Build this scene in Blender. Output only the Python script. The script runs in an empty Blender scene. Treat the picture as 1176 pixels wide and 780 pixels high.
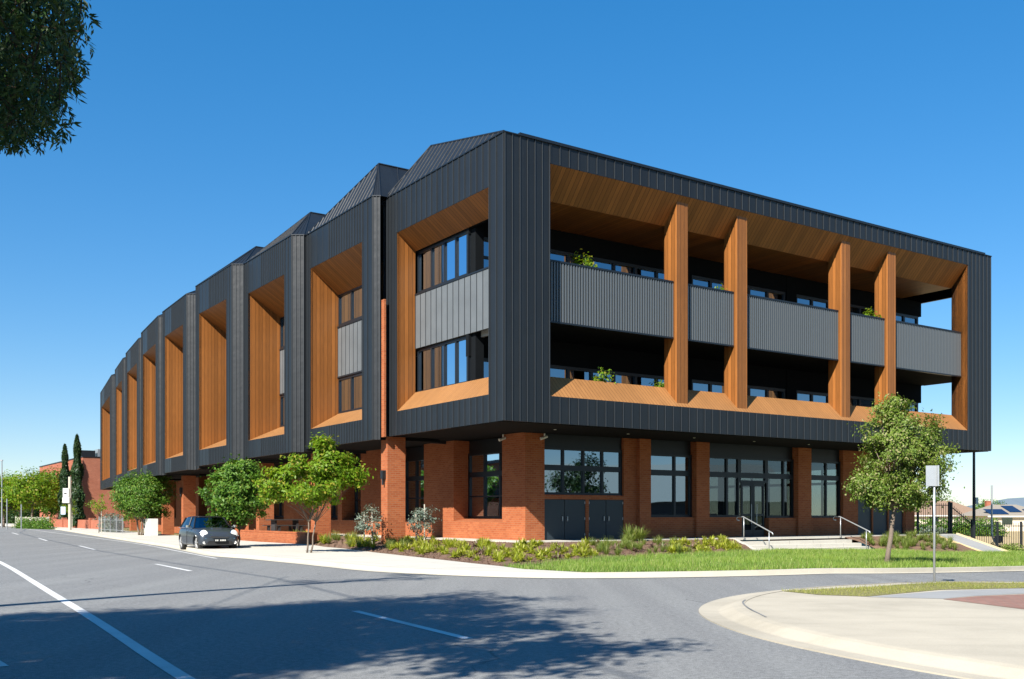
import bpy, bmesh, math, random
import numpy as np
from mathutils import Vector, Matrix
SC = bpy.context.scene
COL = SC.collection
random.seed(7)
F = 1152.0; HY = 591.5; CH = 1.5

# ---------------------------------------------------------------- materials
def nmat(name):
    m = bpy.data.materials.new(name); m.use_nodes = True
    nt = m.node_tree; b = nt.nodes['Principled BSDF']
    return m, nt, b
def N(nt, t, **kw):
    n = nt.nodes.new(t)
    for k, v in kw.items():
        if k in n.inputs: n.inputs[k].default_value = v
        else: setattr(n, k, v)
    return n
def ramp(nt, fac, stops):
    r = nt.nodes.new('ShaderNodeValToRGB')
    el = r.color_ramp.elements
    while len(el) < len(stops): el.new(0.5)
    for e, (p, c) in zip(el, stops):
        e.position = p; e.color = (c[0], c[1], c[2], 1) if not isinstance(c, float) else (c, c, c, 1)
    nt.links.new(fac, r.inputs[0]); return r.outputs[0]
def noise(nt, vec, scale, detail=4, rough=.55):
    n = N(nt, 'ShaderNodeTexNoise', Scale=scale, Detail=detail, Roughness=rough)
    if vec: nt.links.new(vec, n.inputs['Vector'])
    return n.outputs['Fac']
def coord(nt, kind='Object'):
    return nt.nodes.new('ShaderNodeTexCoord').outputs[kind]
def math_(nt, op, a, b=None, c=None):
    n = nt.nodes.new('ShaderNodeMath'); n.operation = op
    for i, v in enumerate((a, b, c)):
        if v is None: continue
        if isinstance(v, (int, float)): n.inputs[i].default_value = v
        else: nt.links.new(v, n.inputs[i])
    return n.outputs[0]
def mix(nt, fac, a, b, blend='MIX'):
    n = nt.nodes.new('ShaderNodeMix'); n.data_type = 'RGBA'; n.blend_type = blend
    for s, v in ((0, fac), (6, a), (7, b)):
        if isinstance(v, (int, float)): n.inputs[s].default_value = v
        elif isinstance(v, tuple): n.inputs[s].default_value = (*v, 1)
        else: nt.links.new(v, n.inputs[s])
    return n.outputs[2]
def bump(nt, b, h, strength=.3, dist=.01):
    n = N(nt, 'ShaderNodeBump', Strength=strength, Distance=dist)
    nt.links.new(h, n.inputs['Height']); nt.links.new(n.outputs[0], b.inputs['Normal'])
def plain(name, c, rough=.6, metal=0, var=.12, scale=6, spec=.5):
    m, nt, b = nmat(name)
    f = noise(nt, coord(nt), scale)
    nt.links.new(mix(nt, f, tuple(x*(1-var) for x in c), tuple(min(1, x*(1+var)) for x in c)), b.inputs['Base Color'])
    b.inputs['Roughness'].default_value = rough; b.inputs['Metallic'].default_value = metal
    b.inputs['Specular IOR Level'].default_value = spec
    return m
def uvsplit(nt):
    u = N(nt, 'ShaderNodeSeparateXYZ'); nt.links.new(coord(nt, 'UV'), u.inputs[0]); return u.outputs[0], u.outputs[1]
def cladding(name, c, pan, rough=.44, var=.16):
    m, nt, b = nmat(name)
    u, v = uvsplit(nt)
    cell = math_(nt, 'FLOOR', math_(nt, 'DIVIDE', u, pan))
    w = N(nt, 'ShaderNodeTexWhiteNoise', noise_dimensions='1D'); nt.links.new(cell, w.inputs['W'])
    col = mix(nt, w.outputs['Value'], tuple(x*(1-var) for x in c), tuple(x*(1+var) for x in c))
    n = noise(nt, coord(nt, 'UV'), .9, 3)
    col = mix(nt, .35, col, ramp(nt, n, [(.3, tuple(x*.75 for x in c)), (.7, tuple(x*1.3 for x in c))]))
    nt.links.new(col, b.inputs['Base Color'])
    b.inputs['Roughness'].default_value = rough; b.inputs['Specular IOR Level'].default_value = .42
    n2 = noise(nt, coord(nt, 'UV'), 1.6, 2)
    bump(nt, b, n2, .5, .03)
    return m
def timber(name, c, board=.14, var=.28):
    m, nt, b = nmat(name)
    u, v = uvsplit(nt)
    s = math_(nt, 'DIVIDE', u, board)
    w = N(nt, 'ShaderNodeTexWhiteNoise', noise_dimensions='1D'); nt.links.new(math_(nt, 'FLOOR', s), w.inputs['W'])
    fr = math_(nt, 'FRACT', s)
    groove = math_(nt, 'LESS_THAN', fr, .10)
    mp = N(nt, 'ShaderNodeMapping'); mp.inputs['Scale'].default_value = (9, .5, 1)
    nt.links.new(coord(nt, 'UV'), mp.inputs[0])
    g = noise(nt, mp.outputs[0], 4, 5)
    col = mix(nt, w.outputs['Value'], tuple(x*(1-var) for x in c), tuple(x*(1+var*.8) for x in c))
    col = mix(nt, .4, col, ramp(nt, g, [(.3, tuple(x*.6 for x in c)), (.7, tuple(x*1.3 for x in c))]))
    st = noise(nt, coord(nt, 'UV'), .35, 3)
    col = mix(nt, ramp(nt, st, [(.42, 0.), (.62, .28)]), col, tuple(x*.62 for x in c))
    col = mix(nt, groove, col, tuple(x*.30 for x in c))
    nt.links.new(col, b.inputs['Base Color'])
    b.inputs['Roughness'].default_value = .5
    b.inputs['Specular IOR Level'].default_value = .3
    return m
def brick(name, c1, c2, mortar):
    m, nt, b = nmat(name)
    t = N(nt, 'ShaderNodeTexBrick', Scale=1.0)
    t.inputs['Brick Width'].default_value = .24; t.inputs['Row Height'].default_value = .086
    t.inputs['Mortar Size'].default_value = .011; t.inputs['Mortar Smooth'].default_value = .2; t.inputs['Bias'].default_value = -.1
    t.inputs['Color1'].default_value = (*c1, 1); t.inputs['Color2'].default_value = (*c2, 1); t.inputs['Mortar'].default_value = (*mortar, 1)
    nt.links.new(coord(nt, 'UV'), t.inputs['Vector'])
    n = noise(nt, coord(nt, 'UV'), .8, 5)
    col = mix(nt, ramp(nt, n, [(.35, 0.), (.75, .45)]), t.outputs['Color'], tuple(x*.72 for x in c1))
    nt.links.new(col, b.inputs['Base Color']); b.inputs['Roughness'].default_value = .85
    b.inputs['Specular IOR Level'].default_value = .25
    bump(nt, b, math_(nt, 'SUBTRACT', 1.0, t.outputs['Fac']), .6, .008)
    return m
def glass(name, gl=.35, tint=(.10, .13, .14), refl=(.62, .8, .95)):
    m, nt, b = nmat(name); nt.nodes.remove(b)
    out = nt.nodes['Material Output']
    g = N(nt, 'ShaderNodeBsdfGlossy', Roughness=.015); g.inputs['Color'].default_value = (*refl, 1)
    t = N(nt, 'ShaderNodeBsdfTransparent'); t.inputs['Color'].default_value = (*tint, 1)
    lw = N(nt, 'ShaderNodeLayerWeight', Blend=.35)
    n = noise(nt, coord(nt), .7, 1)
    bp = N(nt, 'ShaderNodeBump', Strength=.05, Distance=.05); nt.links.new(n, bp.inputs['Height']); nt.links.new(bp.outputs[0], g.inputs['Normal'])
    fac = math_(nt, 'ADD', math_(nt, 'MULTIPLY', lw.outputs['Fresnel'], .6), gl)
    mx = nt.nodes.new('ShaderNodeMixShader')
    nt.links.new(fac, mx.inputs[0]); nt.links.new(t.outputs[0], mx.inputs[1]); nt.links.new(g.outputs[0], mx.inputs[2])
    nt.links.new(mx.outputs[0], out.inputs[0]); return m
def leafmat(name, ca, cb, cc, trans=.35):
    m, nt, b = nmat(name)
    u, v = uvsplit(nt)
    col = mix(nt, u, ca, cb)
    col = mix(nt, math_(nt, 'MULTIPLY', math_(nt, 'GREATER_THAN', v, .86), .8), col, cc)
    nt.links.new(col, b.inputs['Base Color']); b.inputs['Roughness'].default_value = .5
    b.inputs['Specular IOR Level'].default_value = .35
    tr = N(nt, 'ShaderNodeBsdfTranslucent')
    nt.links.new(mix(nt, 1.0, col, (1.0, 1.0, .45), 'MULTIPLY'), tr.inputs['Color'])
    mx = N(nt, 'ShaderNodeMixShader'); mx.inputs[0].default_value = trans
    nt.links.new(b.outputs[0], mx.inputs[1]); nt.links.new(tr.outputs[0], mx.inputs[2])
    nt.links.new(mx.outputs[0], nt.nodes['Material Output'].inputs[0]); return m

M = {}
M['clad'] = cladding('dark_metal_cladding', (.0105, .0125, .0145), .45)
M['seam'] = plain('dark_metal_seam', (.029, .034, .039), .45, .1, .1)  # coloured paler than the cladding, standing in for edges that catch light
M['cladpale'] = cladding('grey_metal_cladding', (.115, .125, .13), .40, .45, .05)
M['batten'] = plain('grey_metal_batten', (.098, .111, .120), .45, .1, .05)
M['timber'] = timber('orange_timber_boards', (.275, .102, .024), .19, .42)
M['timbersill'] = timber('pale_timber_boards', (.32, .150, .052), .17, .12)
M['brick'] = brick('red_brick', (.31, .080, .028), (.41, .125, .045), (.34, .15, .075))
M['farbrick'] = brick('far_red_brick', (.33, .09, .045), (.42, .12, .06), (.36, .20, .14))
M['glass'] = glass('window_glass')
M['clearglass'] = glass('clear_glass', .10, (.42, .48, .47), (.7, .85, .95))
M['frame'] = plain('black_window_frame', (.012, .016, .021), .4, .2)
M['recess'] = plain('black_recess_wall', (.006, .0075, .009), .9, 0, .2, 3, .1)  # shade of the balcony recesses put into a near-black colour
M['guardback'] = plain('dark_guard_sheet', (.020, .026, .030), .5)
M['door'] = plain('charcoal_door_paint', (.022, .032, .040), .45)
M['steel'] = plain('galvanised_steel', (.42, .44, .45), .38, .6)
M['white'] = plain('white_paint', (.62, .61, .56), .5)
M['black'] = plain('black_paint', (.012, .013, .015), .45)
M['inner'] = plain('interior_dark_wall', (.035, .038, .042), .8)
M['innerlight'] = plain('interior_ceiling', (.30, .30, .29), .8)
M['blind'] = plain('brown_blind', (.030, .026, .024), .8)
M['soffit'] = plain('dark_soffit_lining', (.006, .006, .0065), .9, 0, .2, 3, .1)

def concrete(name, c, var=.1, joint=None):
    m, nt, b = nmat(name); co = coord(nt)
    n1 = noise(nt, co, .55, 6, .62); n2 = noise(nt, co, 60, 3)
    mp = N(nt, 'ShaderNodeMapping'); mp.inputs['Scale'].default_value = (.25, 1.6, 1); mp.inputs['Rotation'].default_value = (0, 0, -.2); nt.links.new(co, mp.inputs[0])
    n3 = noise(nt, mp.outputs[0], 1.3, 5)
    col = ramp(nt, n1, [(.3, tuple(x*(1-var*1.6) for x in c)), (.5, c), (.75, tuple(min(1, x*(1+var)) for x in c))])
    col = mix(nt, ramp(nt, n3, [(.5, 0.), (.8, .35)]), col, tuple(x*.66 for x in c))
    col = mix(nt, .12, col, ramp(nt, n2, [(.35, tuple(x*.5 for x in c)), (.65, tuple(min(1, x*1.3) for x in c))]))
    if joint:
        u, v = uvsplit(nt)
        a = math_(nt, 'LESS_THAN', math_(nt, 'FRACT', math_(nt, 'DIVIDE', u, joint)), .02)
        d = math_(nt, 'LESS_THAN', math_(nt, 'FRACT', math_(nt, 'DIVIDE', v, joint)), .02)
        col = mix(nt, math_(nt, 'MULTIPLY', math_(nt, 'MAXIMUM', a, d), .45), col, tuple(x*.4 for x in c))
    nt.links.new(col, b.inputs['Base Color']); b.inputs['Roughness'].default_value = .88
    b.inputs['Specular IOR Level'].default_value = .2
    bump(nt, b, n2, .2, .004); return m
M['conc'] = concrete('pale_concrete', (.54, .51, .44), .05, 1.6)
M['island'] = concrete('weathered_concrete', (.44, .395, .31), .14)
M['kerb'] = concrete('kerb_concrete', (.50, .46, .375), .08)
M['greypath'] = concrete('grey_footpath', (.30, .30, .29), .1)
M['paver'] = brick('red_paving_bricks', (.27, .135, .10), (.34, .18, .135), (.22, .17, .14))

def asphalt():
    m, nt, b = nmat('asphalt'); co = coord(nt)
    n1 = noise(nt, co, .16, 5, .6); n2 = noise(nt, co, 90, 2); 
    mp = N(nt, 'ShaderNodeMapping'); mp.inputs['Rotation'].default_value = (0, 0, math.radians(-30)); mp.inputs['Scale'].default_value = (1.5, .05, 1)
    nt.links.new(co, mp.inputs[0]); n3 = noise(nt, mp.outputs[0], .8, 4)
    n4 = noise(nt, co, 14, 3, .7)
    col = ramp(nt, n1, [(.3, (.162, .164, .153)), (.7, (.220, .222, .205))])
    col = mix(nt, ramp(nt, n3, [(.38, 0.), (.62, .95)]), col, (.132, .133, .126))
    col = mix(nt, .42, col, ramp(nt, n2, [(.38, (.03, .03, .03)), (.62, (.46, .46, .45))]))
    col = mix(nt, .22, col, ramp(nt, n4, [(.38, (.05, .05, .05)), (.62, (.36, .36, .35))]))
    v = N(nt, 'ShaderNodeTexVoronoi', Scale=.23, feature='DISTANCE_TO_EDGE')
    wv = N(nt, 'ShaderNodeMapping'); nt.links.new(co, wv.inputs[0])
    nn = N(nt, 'ShaderNodeTexNoise', Scale=.8, Detail=4.0); nt.links.new(co, nn.inputs[0])
    ad = N(nt, 'ShaderNodeVectorMath', operation='ADD'); nt.links.new(co, ad.inputs[0]); nt.links.new(nn.outputs['Color'], ad.inputs[1])
    nt.links.new(ad.outputs[0], v.inputs['Vector'])
    crack = math_(nt, 'MULTIPLY', math_(nt, 'LESS_THAN', v.outputs['Distance'], .0035), .45)
    crack = math_(nt, 'MULTIPLY', crack, ramp(nt, n1, [(.5, 0.), (.56, 1.)]))
    col = mix(nt, crack, col, (.03, .03, .03))
    nt.links.new(col, b.inputs['Base Color']); b.inputs['Roughness'].default_value = .82
    b.inputs['Specular IOR Level'].default_value = .35
    bump(nt, b, n2, .5, .006); return m
M['asphalt'] = asphalt()
def ground(name, a, b_, sc=3.0):
    m, nt, b = nmat(name); co = coord(nt)
    n1 = noise(nt, co, sc, 6, .65); n2 = noise(nt, co, sc*12, 4, .7)
    col = mix(nt, n1, a, b_); col = mix(nt, .45, col, ramp(nt, n2, [(.3, tuple(x*.45 for x in a)), (.7, tuple(x*1.5 for x in b_))]))
    nt.links.new(col, b.inputs['Base Color']); b.inputs['Roughness'].default_value = .95
    b.inputs['Specular IOR Level'].default_value = .1
    bump(nt, b, n2, .7, .03); return m
M['lawn'] = ground('lawn_soil', (.06, .10, .02), (.13, .15, .04))
M['drylawn'] = ground('dry_verge_soil', (.17, .17, .07), (.26, .23, .10))
M['mulch'] = ground('bark_mulch', (.12, .075, .05), (.22, .14, .10), 5)
M['field'] = ground('dry_paddock', (.38, .28, .14), (.50, .38, .20), .3)
M['terrain'] = ground('terrain_grass', (.16, .15, .07), (.26, .22, .11), .2)
M['linepaint'] = concrete('line_paint', (.62, .62, .60), .16)
M['darkbark'] = ground('dark_twig_bark', (.03, .022, .015), (.06, .045, .03), 8)  # darker copy of the bark, with the twigs' shade in its colour
M['bark'] = ground('tree_bark', (.13, .10, .075), (.24, .19, .15), 8)
M['leafA'] = leafmat('leaves_bright_green', (.11, .23, .012), (.24, .36, .02), (.40, .33, .05), .5)
M['leafB'] = leafmat('leaves_mid_green', (.05, .14, .014), (.13, .25, .025), (.20, .26, .04))
M['leafC'] = leafmat('leaves_olive_green', (.08, .15, .018), (.22, .29, .045), (.36, .32, .15))
M['leafD'] = leafmat('leaves_dark_green', (.012, .036, .010), (.035, .080, .016), (.07, .11, .02), .25)
M['cyp'] = leafmat('cypress_foliage', (.014, .04, .014), (.035, .075, .02), (.06, .09, .02), .15)
M['grey'] = leafmat('grey_green_leaves', (.11, .15, .12), (.20, .25, .19), (.26, .22, .15), .2)
M['lime'] = leafmat('lime_strappy_leaves', (.24, .30, .02), (.48, .50, .06), (.50, .46, .14), .45)
M['grassy'] = leafmat('tussock_leaves', (.14, .22, .04), (.29, .36, .08), (.42, .38, .16), .45)
M['purple'] = leafmat('reddish_purple_leaves', (.16, .09, .08), (.26, .17, .14), (.20, .24, .10), .25)
M['blade'] = leafmat('lawn_blades', (.15, .27, .04), (.30, .42, .07), (.46, .46, .18), .45)
M['dryblade'] = leafmat('dry_blades', (.18, .23, .04), (.34, .34, .09), (.44, .39, .16), .4)

# ---------------------------------------------------------------- mesh tools
TX, TY = .8286, .5599
def link(o): COL.objects.link(o); return o
def tag(o, label=None, cat=None, group=None, kind=None):
    if label: o['label'] = label
    if cat: o['category'] = cat
    if group: o['group'] = group
    if kind: o['kind'] = kind
    return o
def empty(name, loc, label=None, cat=None, group=None):
    o = bpy.data.objects.new(name, None); o.location = loc; o.empty_display_size = .3
    link(o); return tag(o, label, cat, group)
def origin(p):
    v = Vector((0, 0, 0))
    while p is not None: v = v + p.location; p = p.parent
    return v
class MB:
    def __init__(s): s.v = []; s.f = []; s.r2 = []
    def face(s, pts):
        b = len(s.v); s.v += [tuple(p) for p in pts]; s.f.append(tuple(range(b, b+len(pts)))); return s
    def hexa(s, p):     # p: 4 bottom, 4 top
        b = len(s.v); s.v += [tuple(q) for q in p]
        for f in ((3,2,1,0), (4,5,6,7), (0,1,5,4), (1,2,6,5), (2,3,7,6), (3,0,4,7)): s.f.append(tuple(b+i for i in f))
        return s
    def box(s, x0, x1, y0, y1, z0, z1):
        return s.hexa([(x0,y0,z0),(x1,y0,z0),(x1,y1,z0),(x0,y1,z0),(x0,y0,z1),(x1,y0,z1),(x1,y1,z1),(x0,y1,z1)])
    def prism(s, poly, z0, z1):
        n = len(poly); b = len(s.v)
        zf0 = z0 if callable(z0) else (lambda x, y: z0)
        zf1 = z1 if callable(z1) else (lambda x, y: z1)
        s.v += [(x, y, zf0(x, y)) for x, y in poly] + [(x, y, zf1(x, y)) for x, y in poly]
        s.f.append(tuple(b+i for i in range(n))[::-1]); s.f.append(tuple(b+n+i for i in range(n)))
        for i in range(n):
            j = (i+1) % n; s.f.append((b+i, b+j, b+n+j, b+n+i))
        return s
    def tube(s, pts, rad, n=8, cap=True):
        pts = [Vector(p) for p in pts]
        if not isinstance(rad, (list, tuple)): rad = [rad]*len(pts)
        b = len(s.v); prev = None
        for i, p in enumerate(pts):
            d = (pts[min(i+1, len(pts)-1)] - pts[max(i-1, 0)])
            if d.length < 1e-9: d = Vector((0, 0, 1))
            d.normalize()
            if prev is None:
                a = d.orthogonal().normalized()
            else:
                a = (prev - d*prev.dot(d)); a = a.normalized() if a.length > 1e-6 else d.orthogonal().normalized()
            prev = a; c = d.cross(a)
            for k in range(n):
                t = 2*math.pi*k/n; s.v.append(tuple(p + (a*math.cos(t) + c*math.sin(t))*rad[i]))
        for i in range(len(pts)-1):
            for k in range(n):
                k2 = (k+1) % n; s.f.append((b+i*n+k, b+i*n+k2, b+(i+1)*n+k2, b+(i+1)*n+k))
        if cap:
            s.f.append(tuple(b+k for k in range(n))[::-1]); s.f.append(tuple(b+(len(pts)-1)*n+k for k in range(n)))
        return s
    def build(s, name, mat, parent=None, smooth=False, bevel=0, flow=False):
        me = bpy.data.meshes.new(name)
        o = bpy.data.objects.new(name, me)
        off = origin(parent)
        if parent is not None: o.parent = parent
        else:
            if s.v:
                xs = [v[0] for v in s.v]; ys = [v[1] for v in s.v]; zs = [v[2] for v in s.v]
                off = Vector(((min(xs)+max(xs))/2, (min(ys)+max(ys))/2, min(zs)))
                if flow: off = Vector((0, 0, 0))
                o.location = off
        me.from_pydata([(v[0]-off.x, v[1]-off.y, v[2]-off.z) for v in s.v], [], s.f)
        me.update()
        uv = me.uv_layers.new(name='UVMap')
        V = me.vertices
        for p in me.polygons:
            n = p.normal
            for li in p.loop_indices:
                c = V[me.loops[li].vertex_index].co; wx, wy, wz = c.x+off.x, c.y+off.y, c.z+off.z
                if abs(n.z) > .93:
                    u = wx*TX + wy*TY; w = -wx*TY + wy*TX
                else:
                    h = math.hypot(n.x, n.y); ux, uy = -n.y/h, n.x/h
                    if ux < 0: ux, uy = -ux, -uy
                    u = wx*ux + wy*uy
                    w = wz if abs(n.z) < .3 else (wz/h)
                uv.data[li].uv = (u, w)
        if smooth:
            for p in me.polygons: p.use_smooth = True
        me.materials.append(M[mat] if isinstance(mat, str) else mat)
        if s.r2:
            me.materials.append(M['batten'] if mat == 'cladpale' else M['seam'])
            for a, b in s.r2:
                for i in range(a, b): me.polygons[i].material_index = 1
        link(o)
        if bevel:
            md = o.modifiers.new('bevel', 'BEVEL'); md.width = bevel; md.segments = 2; md.limit_method = 'ANGLE'
        return o
def merge_smooth(o, levels=1, weld=True):
    bm = bmesh.new(); bm.from_mesh(o.data)
    if weld: bmesh.ops.remove_doubles(bm, verts=bm.verts, dist=1e-4)
    bmesh.ops.recalc_face_normals(bm, faces=bm.faces)
    for f in bm.faces: f.smooth = True
    bm.to_mesh(o.data); bm.free()
    if levels:
        md = o.modifiers.new('subsurf', 'SUBSURF'); md.levels = levels; md.render_levels = levels
def copy_tree(o, parent=None):
    c = o.copy(); link(c); c.parent = parent
    for ch in [x for x in bpy.data.objects if x.parent == o]: copy_tree(ch, c)
    return c
class Fr:
    """facade frame: u along the wall, d inward, z up"""
    def __init__(s, x, y, dx, dy, side):
        l = math.hypot(dx, dy); s.x, s.y, s.dx, s.dy = x, y, dx/l, dy/l
        s.ix, s.iy = (-s.dy, s.dx) if side > 0 else (s.dy, -s.dx); s.len = l
    def p(s, u, d, z): return (s.x+s.dx*u+s.ix*d, s.y+s.dy*u+s.iy*d, z)
    def xy(s, u, d): return s.p(u, d, 0)[:2]
    def box(s, mb, u0, u1, d0, d1, z0, z1):
        return mb.hexa([s.p(u0,d0,z0), s.p(u1,d0,z0), s.p(u1,d1,z0), s.p(u0,d1,z0), s.p(u0,d0,z1), s.p(u1,d0,z1), s.p(u1,d1,z1), s.p(u0,d1,z1)])
    def u_at(s, px, d=0):       # where the sight line at photo column px crosses the wall
        k = (px-588)/F; ax = s.x+s.ix*d; ay = s.y+s.iy*d
        return (k*ay-ax)/(s.dx-k*s.dy)
def at(px, D): return ((px-588)/F*D, D)
def gp(px, py, z=0.): 
    D = F*(CH-z)/(py-HY); return ((px-588)/F*D, D)
def gz(x): return -.9*min(1, max(0, (x-8)/30.))
def arr_mesh(name, verts, faces_n, uvs, mat, parent=None, loc=None):
    """verts (N*k,3) numpy, every k verts one polygon; uvs (N,2) per polygon"""
    k = faces_n; n = len(verts)//k
    off = np.array(origin(parent)) if parent is not None else (np.array(loc) if loc is not None else np.zeros(3))
    me = bpy.data.meshes.new(name)
    me.vertices.add(n*k); me.vertices.foreach_set('co', (verts-off).astype(np.float32).ravel())
    me.loops.add(n*k); me.loops.foreach_set('vertex_index', np.arange(n*k, dtype=np.int32))
    me.polygons.add(n); me.polygons.foreach_set('loop_start', np.arange(0, n*k, k, dtype=np.int32))
    try: me.polygons.foreach_set('loop_total', np.full(n, k, dtype=np.int32))
    except Exception: pass
    uv = me.uv_layers.new(name='UVMap')
    uv.data.foreach_set('uv', np.repeat(uvs, k, axis=0).astype(np.float32).ravel())
    me.update(calc_edges=True); me.validate()
    me.materials.append(M[mat]); o = bpy.data.objects.new(name, me)
    if parent is not None: o.parent = parent
    elif loc is not None: o.location = loc
    return link(o)
def leaf_cards(rng, C, length, width, out=None, droop=0., up=.4, tone=None):
    """rhombus leaves at centres C"""
    n = len(C)
    nrm = rng.normal(size=(n, 3)); nrm /= np.linalg.norm(nrm, axis=1)[:, None]
    if out is not None: nrm = nrm*.75+out*.9
    nrm[:, 2] += up; nrm /= np.linalg.norm(nrm, axis=1)[:, None]
    a = rng.normal(size=(n, 3)); a[:, 2] -= droop*2
    a -= nrm*(a*nrm).sum(1)[:, None]; a /= np.linalg.norm(a, axis=1)[:, None]
    b = np.cross(nrm, a)
    L = length*rng.uniform(.6, 1.25, n)[:, None]; W = width*rng.uniform(.7, 1.2, n)[:, None]
    P = np.stack([C-a*L*.5, C+b*W*.5+nrm*W*.12, C+a*L*.5-nrm*L*.08, C-b*W*.5+nrm*W*.12], axis=1).reshape(-1, 3)
    u = rng.uniform(0, 1, n)
    if tone is not None: u = np.clip(u*.5+tone*.5, 0, 1)
    return P, np.stack([u, rng.uniform(0, 1, n)], axis=1)
def clump_points(rng, centre, radii, nclump, per, spread, shell=.55, flat=1.0):
    d = rng.normal(size=(nclump, 3)); d /= np.linalg.norm(d, axis=1)[:, None]
    r = rng.uniform(shell**3, 1, nclump)**(1/3)
    r *= 1+.22*np.sin(d[:, 0]*5+1)*np.cos(d[:, 1]*4+d[:, 2]*5)
    cc = np.array(centre)+d*r[:, None]*np.array(radii)
    idx = np.repeat(np.arange(nclump), per)
    sp = rng.uniform(.6, 1.4, nclump)*spread
    pts = cc[idx]+rng.normal(size=(nclump*per, 3))*sp[idx][:, None]*np.array([1, 1, flat])
    tone = rng.uniform(0, 1, nclump)[idx]
    return pts, cc, tone, d[idx]

# ---------------------------------------------------------------- camera, sky, sun
cam = bpy.data.cameras.new('camera'); co = bpy.data.objects.new('camera', cam); link(co)
co.location = (0, 0, CH); co.rotation_euler = (math.radians(90), 0, 0)
cam.sensor_width = 36; cam.lens = 36*F/1176; cam.shift_y = (HY-390)/1176; cam.clip_end = 12000; cam.clip_start = .1
SC.camera = co
EL = math.radians(37.5); vx, vy = .487, .8734
w = bpy.data.worlds.new('World'); SC.world = w; w.use_nodes = True
nt = w.node_tree; bg = nt.nodes['Background']
sky = nt.nodes.new('ShaderNodeTexSky'); sky.sky_type = 'NISHITA'; sky.sun_disc = False
sky.sun_elevation = EL; sky.sun_rotation = math.atan2(-vx, -vy) % (2*math.pi)
sky.altitude = 100; sky.air_density = 1.0; sky.dust_density = .0; sky.ozone_density = 3.0
hs = nt.nodes.new('ShaderNodeHueSaturation'); hs.inputs['Saturation'].default_value = 1.58
gm = nt.nodes.new('ShaderNodeGamma'); gm.inputs[1].default_value = .64
nt.links.new(sky.outputs[0], gm.inputs[0]); pt_ = nt.nodes.new('ShaderNodeMix'); pt_.data_type = 'RGBA'; pt_.blend_type = 'MULTIPLY'; pt_.inputs[0].default_value = 1; pt_.inputs[7].default_value = (.905, .962, 1.045, 1)
nt.links.new(gm.outputs[0], pt_.inputs[6]); nt.links.new(pt_.outputs[2], hs.inputs['Color']); tn = nt.nodes.new('ShaderNodeMix'); tn.data_type = 'RGBA'; tn.blend_type = 'MULTIPLY'; tn.inputs[0].default_value = 1; tn.inputs[7].default_value = (.99, .98, 1.0, 1)
nt.links.new(hs.outputs[0], tn.inputs[6]); nt.links.new(tn.outputs[2], bg.inputs[0]); bg.inputs[1].default_value = .130
sd = bpy.data.lights.new('sun', 'SUN'); sd.energy = 5.0; sd.angle = math.radians(.53); sd.color = (1.0, .95, .87)
so = bpy.data.objects.new('sun', sd); link(so)
dirv = Vector((vx*math.cos(EL), vy*math.cos(EL), -math.sin(EL)))
so.rotation_euler = dirv.to_track_quat('-Z', 'Y').to_euler(); so.location = (-20, -36, 30)
SC.view_settings.view_transform = 'Standard'; SC.view_settings.look = 'None'
SC.view_settings.exposure = 1.05; SC.view_settings.gamma = 1
SC.render.engine = 'CYCLES'
SC.cycles.max_bounces = 6; SC.cycles.diffuse_bounces = 2; SC.cycles.transparent_max_bounces = 12; SC.cycles.caustics_reflective = False; SC.cycles.caustics_refractive = False

# ---------------------------------------------------------------- ground, roads
KERB = [(-160,262),(-110,195),(-74,143)] + [gp(60,607),gp(115,616),gp(173,624.8),gp(199,628.5),gp(228,634.5)]
KERB += [gp(249,638.8),gp(270,640.4),gp(289.5,641.6),gp(323,644.8),gp(370.5,649.5),gp(430,656),gp(480,658.8),gp(527,660.8),gp(575,662.6),gp(620,663.6),gp(660,664)]
KERB += [(3.4,24.1),(5.83,24.75),(8.2,25.85),(10.5,27.2),(14.2,30.0),(18.0,33.2),(30,41.8),(60,62.5),(110,97)]
ISL = [(110,88),(60,54.5),(30,34.2),(19.5,27.0),(14.0,23.6)] + [gp(1100,668.5,-.05),gp(1000,672.5),gp(935,675.5),gp(894,678.5),gp(860,682.5),gp(833,687),gp(812,693),gp(802,699.5),gp(803,706),gp(818,715.5),gp(850,727.5),gp(894.5,739.5),gp(955,752.5),gp(1022,765.5),gp(1103,779.5),gp(1176,791),(8.5,4.0),(30,-8),(110,-40)]
def smooth_path(P, it=2):
    for _ in range(it):
        Q = [P[0]]
        for a, b in zip(P[:-1], P[1:]):
            Q.append((a[0]*.75+b[0]*.25, a[1]*.75+b[1]*.25)); Q.append((a[0]*.25+b[0]*.75, a[1]*.25+b[1]*.75))
        Q.append(P[-1]); P = Q
    return P
KERB = smooth_path(KERB); ISL = smooth_path(ISL)
def offset(P, d):
    out = []
    for i in range(len(P)):
        a = P[max(0, i-1)]; b = P[min(len(P)-1, i+1)]
        l = math.hypot(b[0]-a[0], b[1]-a[1]) or 1
        out.append((P[i][0]-(b[1]-a[1])/l*d, P[i][1]+(b[0]-a[0])/l*d))
    return out
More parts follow.
